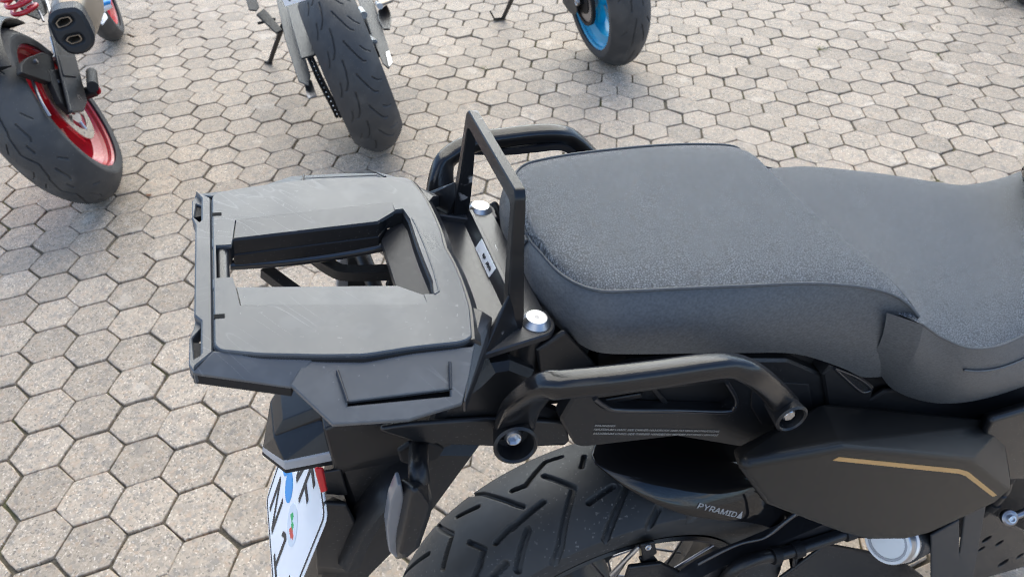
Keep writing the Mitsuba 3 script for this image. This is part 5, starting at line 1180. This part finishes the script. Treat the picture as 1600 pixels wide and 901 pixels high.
add(B3 + '__kickstand', cat(cyl((0.0022, 3.7260, 0.0200), (0.0600, 3.2980, 0.3000), 0.010, n=12), rhull([(-0.0480, 3.7458, 0.0040), (0.0088, 3.7584, 0.0040)] + [(-0.0476, 3.7199, 0.0140), (0.0088, 3.7324, 0.0140)], 0.004), cyl((-0.0478, 3.7389, 0.0100), (-0.0655, 3.7044, 0.0600), 0.004, n=8)), 'dark', WORLD)

# -- white and blue motorcycle, front wheel seen behind the silencer
B4 = 'motorcycle_004'
labels[B4] = {'label': 'motorcycle with a white fork leg and blue fender in the top left corner', 'category': 'motorcycle', 'group': GRP}
c4 = np.array((-1.9970, 3.6159, 0.0000)); c4[2] = 0.0
h4 = np.array([math.cos(1.95), math.sin(1.95), 0]); l4 = np.array([-h4[1], h4[0], 0])
LE = 0.12
F4 = Frame(c4 + np.array([0, 0, 0.285]) + h4 * 0.06, [h4, math.cos(LE) * l4 - math.sin(LE) * z0, math.cos(LE) * z0 + math.sin(LE) * l4])
add(B4 + '__wheel__tyre', tyre(0.290, 0.100, 0.03, [([(0, 0), (8, 14)], 4)], 20.0, nt=240, nw=30, depth=0.003), 'worn_rubber', F4, smooth=40)
add(B4 + '__wheel__rim', rim_ring(0.222, 0.035, 0.03), 'red_paint', F4, smooth=35)
add(B4 + '__fork_leg', tube(spline([(-1.7703, 3.1245, 0.3000), (-1.7519, 3.1838, 0.3100), (-1.7185, 3.2287, 0.3200)], 4), 0.014), 'white_plate', WORLD, smooth=40)
add(B4 + '__fork_guard', rhull([(-1.7844, 3.2033, 0.2700), (-1.7740, 3.2618, 0.2700), (-1.7467, 3.2148, 0.2700), (-1.7370, 3.1416, 0.2700)] + [(-1.8146, 3.2576, 0.2500), (-1.8041, 3.3171, 0.2500), (-1.7764, 3.2693, 0.2500), (-1.7665, 3.1949, 0.2500)], 0.004), 'white_plate', WORLD, smooth=40)
add(B4 + '__fender', rhull([(-1.6633, 2.9793, 0.4200), (-1.6607, 3.0361, 0.4200), (-1.6119, 3.0317, 0.4200), (-1.5831, 2.9723, 0.4200), (-1.6135, 2.9333, 0.4200)] + [(-1.7278, 3.0950, 0.3800), (-1.7252, 3.1540, 0.3800), (-1.6745, 3.1495, 0.3800), (-1.6446, 3.0877, 0.3800)], 0.008), 'seal_blue', WORLD, smooth=40)
add(B4 + '__frame', rhull([(-1.8173, 3.2005, 0.3500), (-1.8026, 3.2450, 0.3500), (-1.7266, 3.0752, 0.3500), (-1.7427, 3.0623, 0.3500)] + [(-1.8999, 3.3459, 0.3000), (-1.8845, 3.3925, 0.3000), (-1.8051, 3.2150, 0.3000)], 0.006), 'dark', WORLD)
# -- tyre at the top right corner
B5 = 'motorcycle_005'
labels[B5] = {'label': 'motorcycle of which only a dark tyre shows in the top right corner', 'category': 'motorcycle', 'group': GRP}
c5 = np.array((2.6954, 3.6798, 0.0000)); c5[2] = 0
h5 = np.array([math.cos(1.9), math.sin(1.9), 0]); l5 = np.array([-h5[1], h5[0], 0])
F5 = Frame(c5 + np.array([0, 0, 0.305]) + h5 * 0.02, [h5, math.cos(.15) * l5 - math.sin(.15) * z0, math.cos(.15) * z0 + math.sin(.15) * l5])
add(B5 + '__wheel__tyre', tyre(0.310, 0.16, 0.05, [([(0, 5), (8, 24)], 4)], 20.0, nt=300, nw=36, depth=0.003), 'worn_rubber', F5, smooth=40)
add(B5 + '__wheel__rim', rim_ring(0.226, 0.06, 0.04), 'dark', F5, smooth=35)

# ---------------------------------------------------------------- small things on the ground
lf = np.array((-1.2962, 2.2009, 0.0040))
a = np.linspace(0, 2 * np.pi, 14, endpoint=False)
lv = np.stack([0.010 * np.cos(a), 0.006 * np.sin(a) * (1 + 0.3 * np.cos(a)), 0.002 * np.cos(2 * a) + 0.003], 1)
lm = trimesh.Trimesh(np.vstack([lv, lv[::-1] * 0.99 - (0, 0, 0.0006)]), np.array([[0, i, i + 1] for i in range(1, 13)] + [[14, 14 + i, 15 + i] for i in range(1, 13)]), process=False)
scene['dry_leaf'] = mikit.ply(trimesh.Trimesh(lm.vertices + lf, lm.faces, process=False), 'leaf_brown')
labels['dry_leaf'] = {'label': 'small dry brown leaf on the pavers right of the red wheeled motorcycle', 'category': 'leaf'}
tuft = []
for px, n in (((-0.0970, 3.1626, 0.0000), 60), ((1.4886, 3.2665, 0.0000), 60), ((1.5134, 2.1305, 0.0000), 40), ((1.9841, 3.1570, 0.0000), 36), ((2.1446, 3.4577, 0.0000), 30), ((1.9818, 3.5032, 0.0000), 30)):
    for k in range(n):
        p = np.array(px) + np.r_[rng.normal(0, 0.014, 2), 0]; p[2] = -0.004
        d = rng.normal(0, 1, 2); d /= np.linalg.norm(d); h_ = rng.uniform(0.005, 0.011); w_ = 0.0018
        s_ = np.array([-d[1], d[0], 0]) * w_
        tuft.append(trimesh.Trimesh([p - s_, p + s_, p + np.r_[d * h_ * 0.8, h_], p + np.r_[d * 0.001, 0]], [[0, 1, 2], [1, 3, 2], [3, 0, 2]], process=False))
scene['moss'] = mikit.ply(cat(*tuft), 'moss_green')
labels['moss'] = {'label': 'yellow green moss tufts in the joints between the pavers', 'category': 'moss', 'kind': 'stuff'}
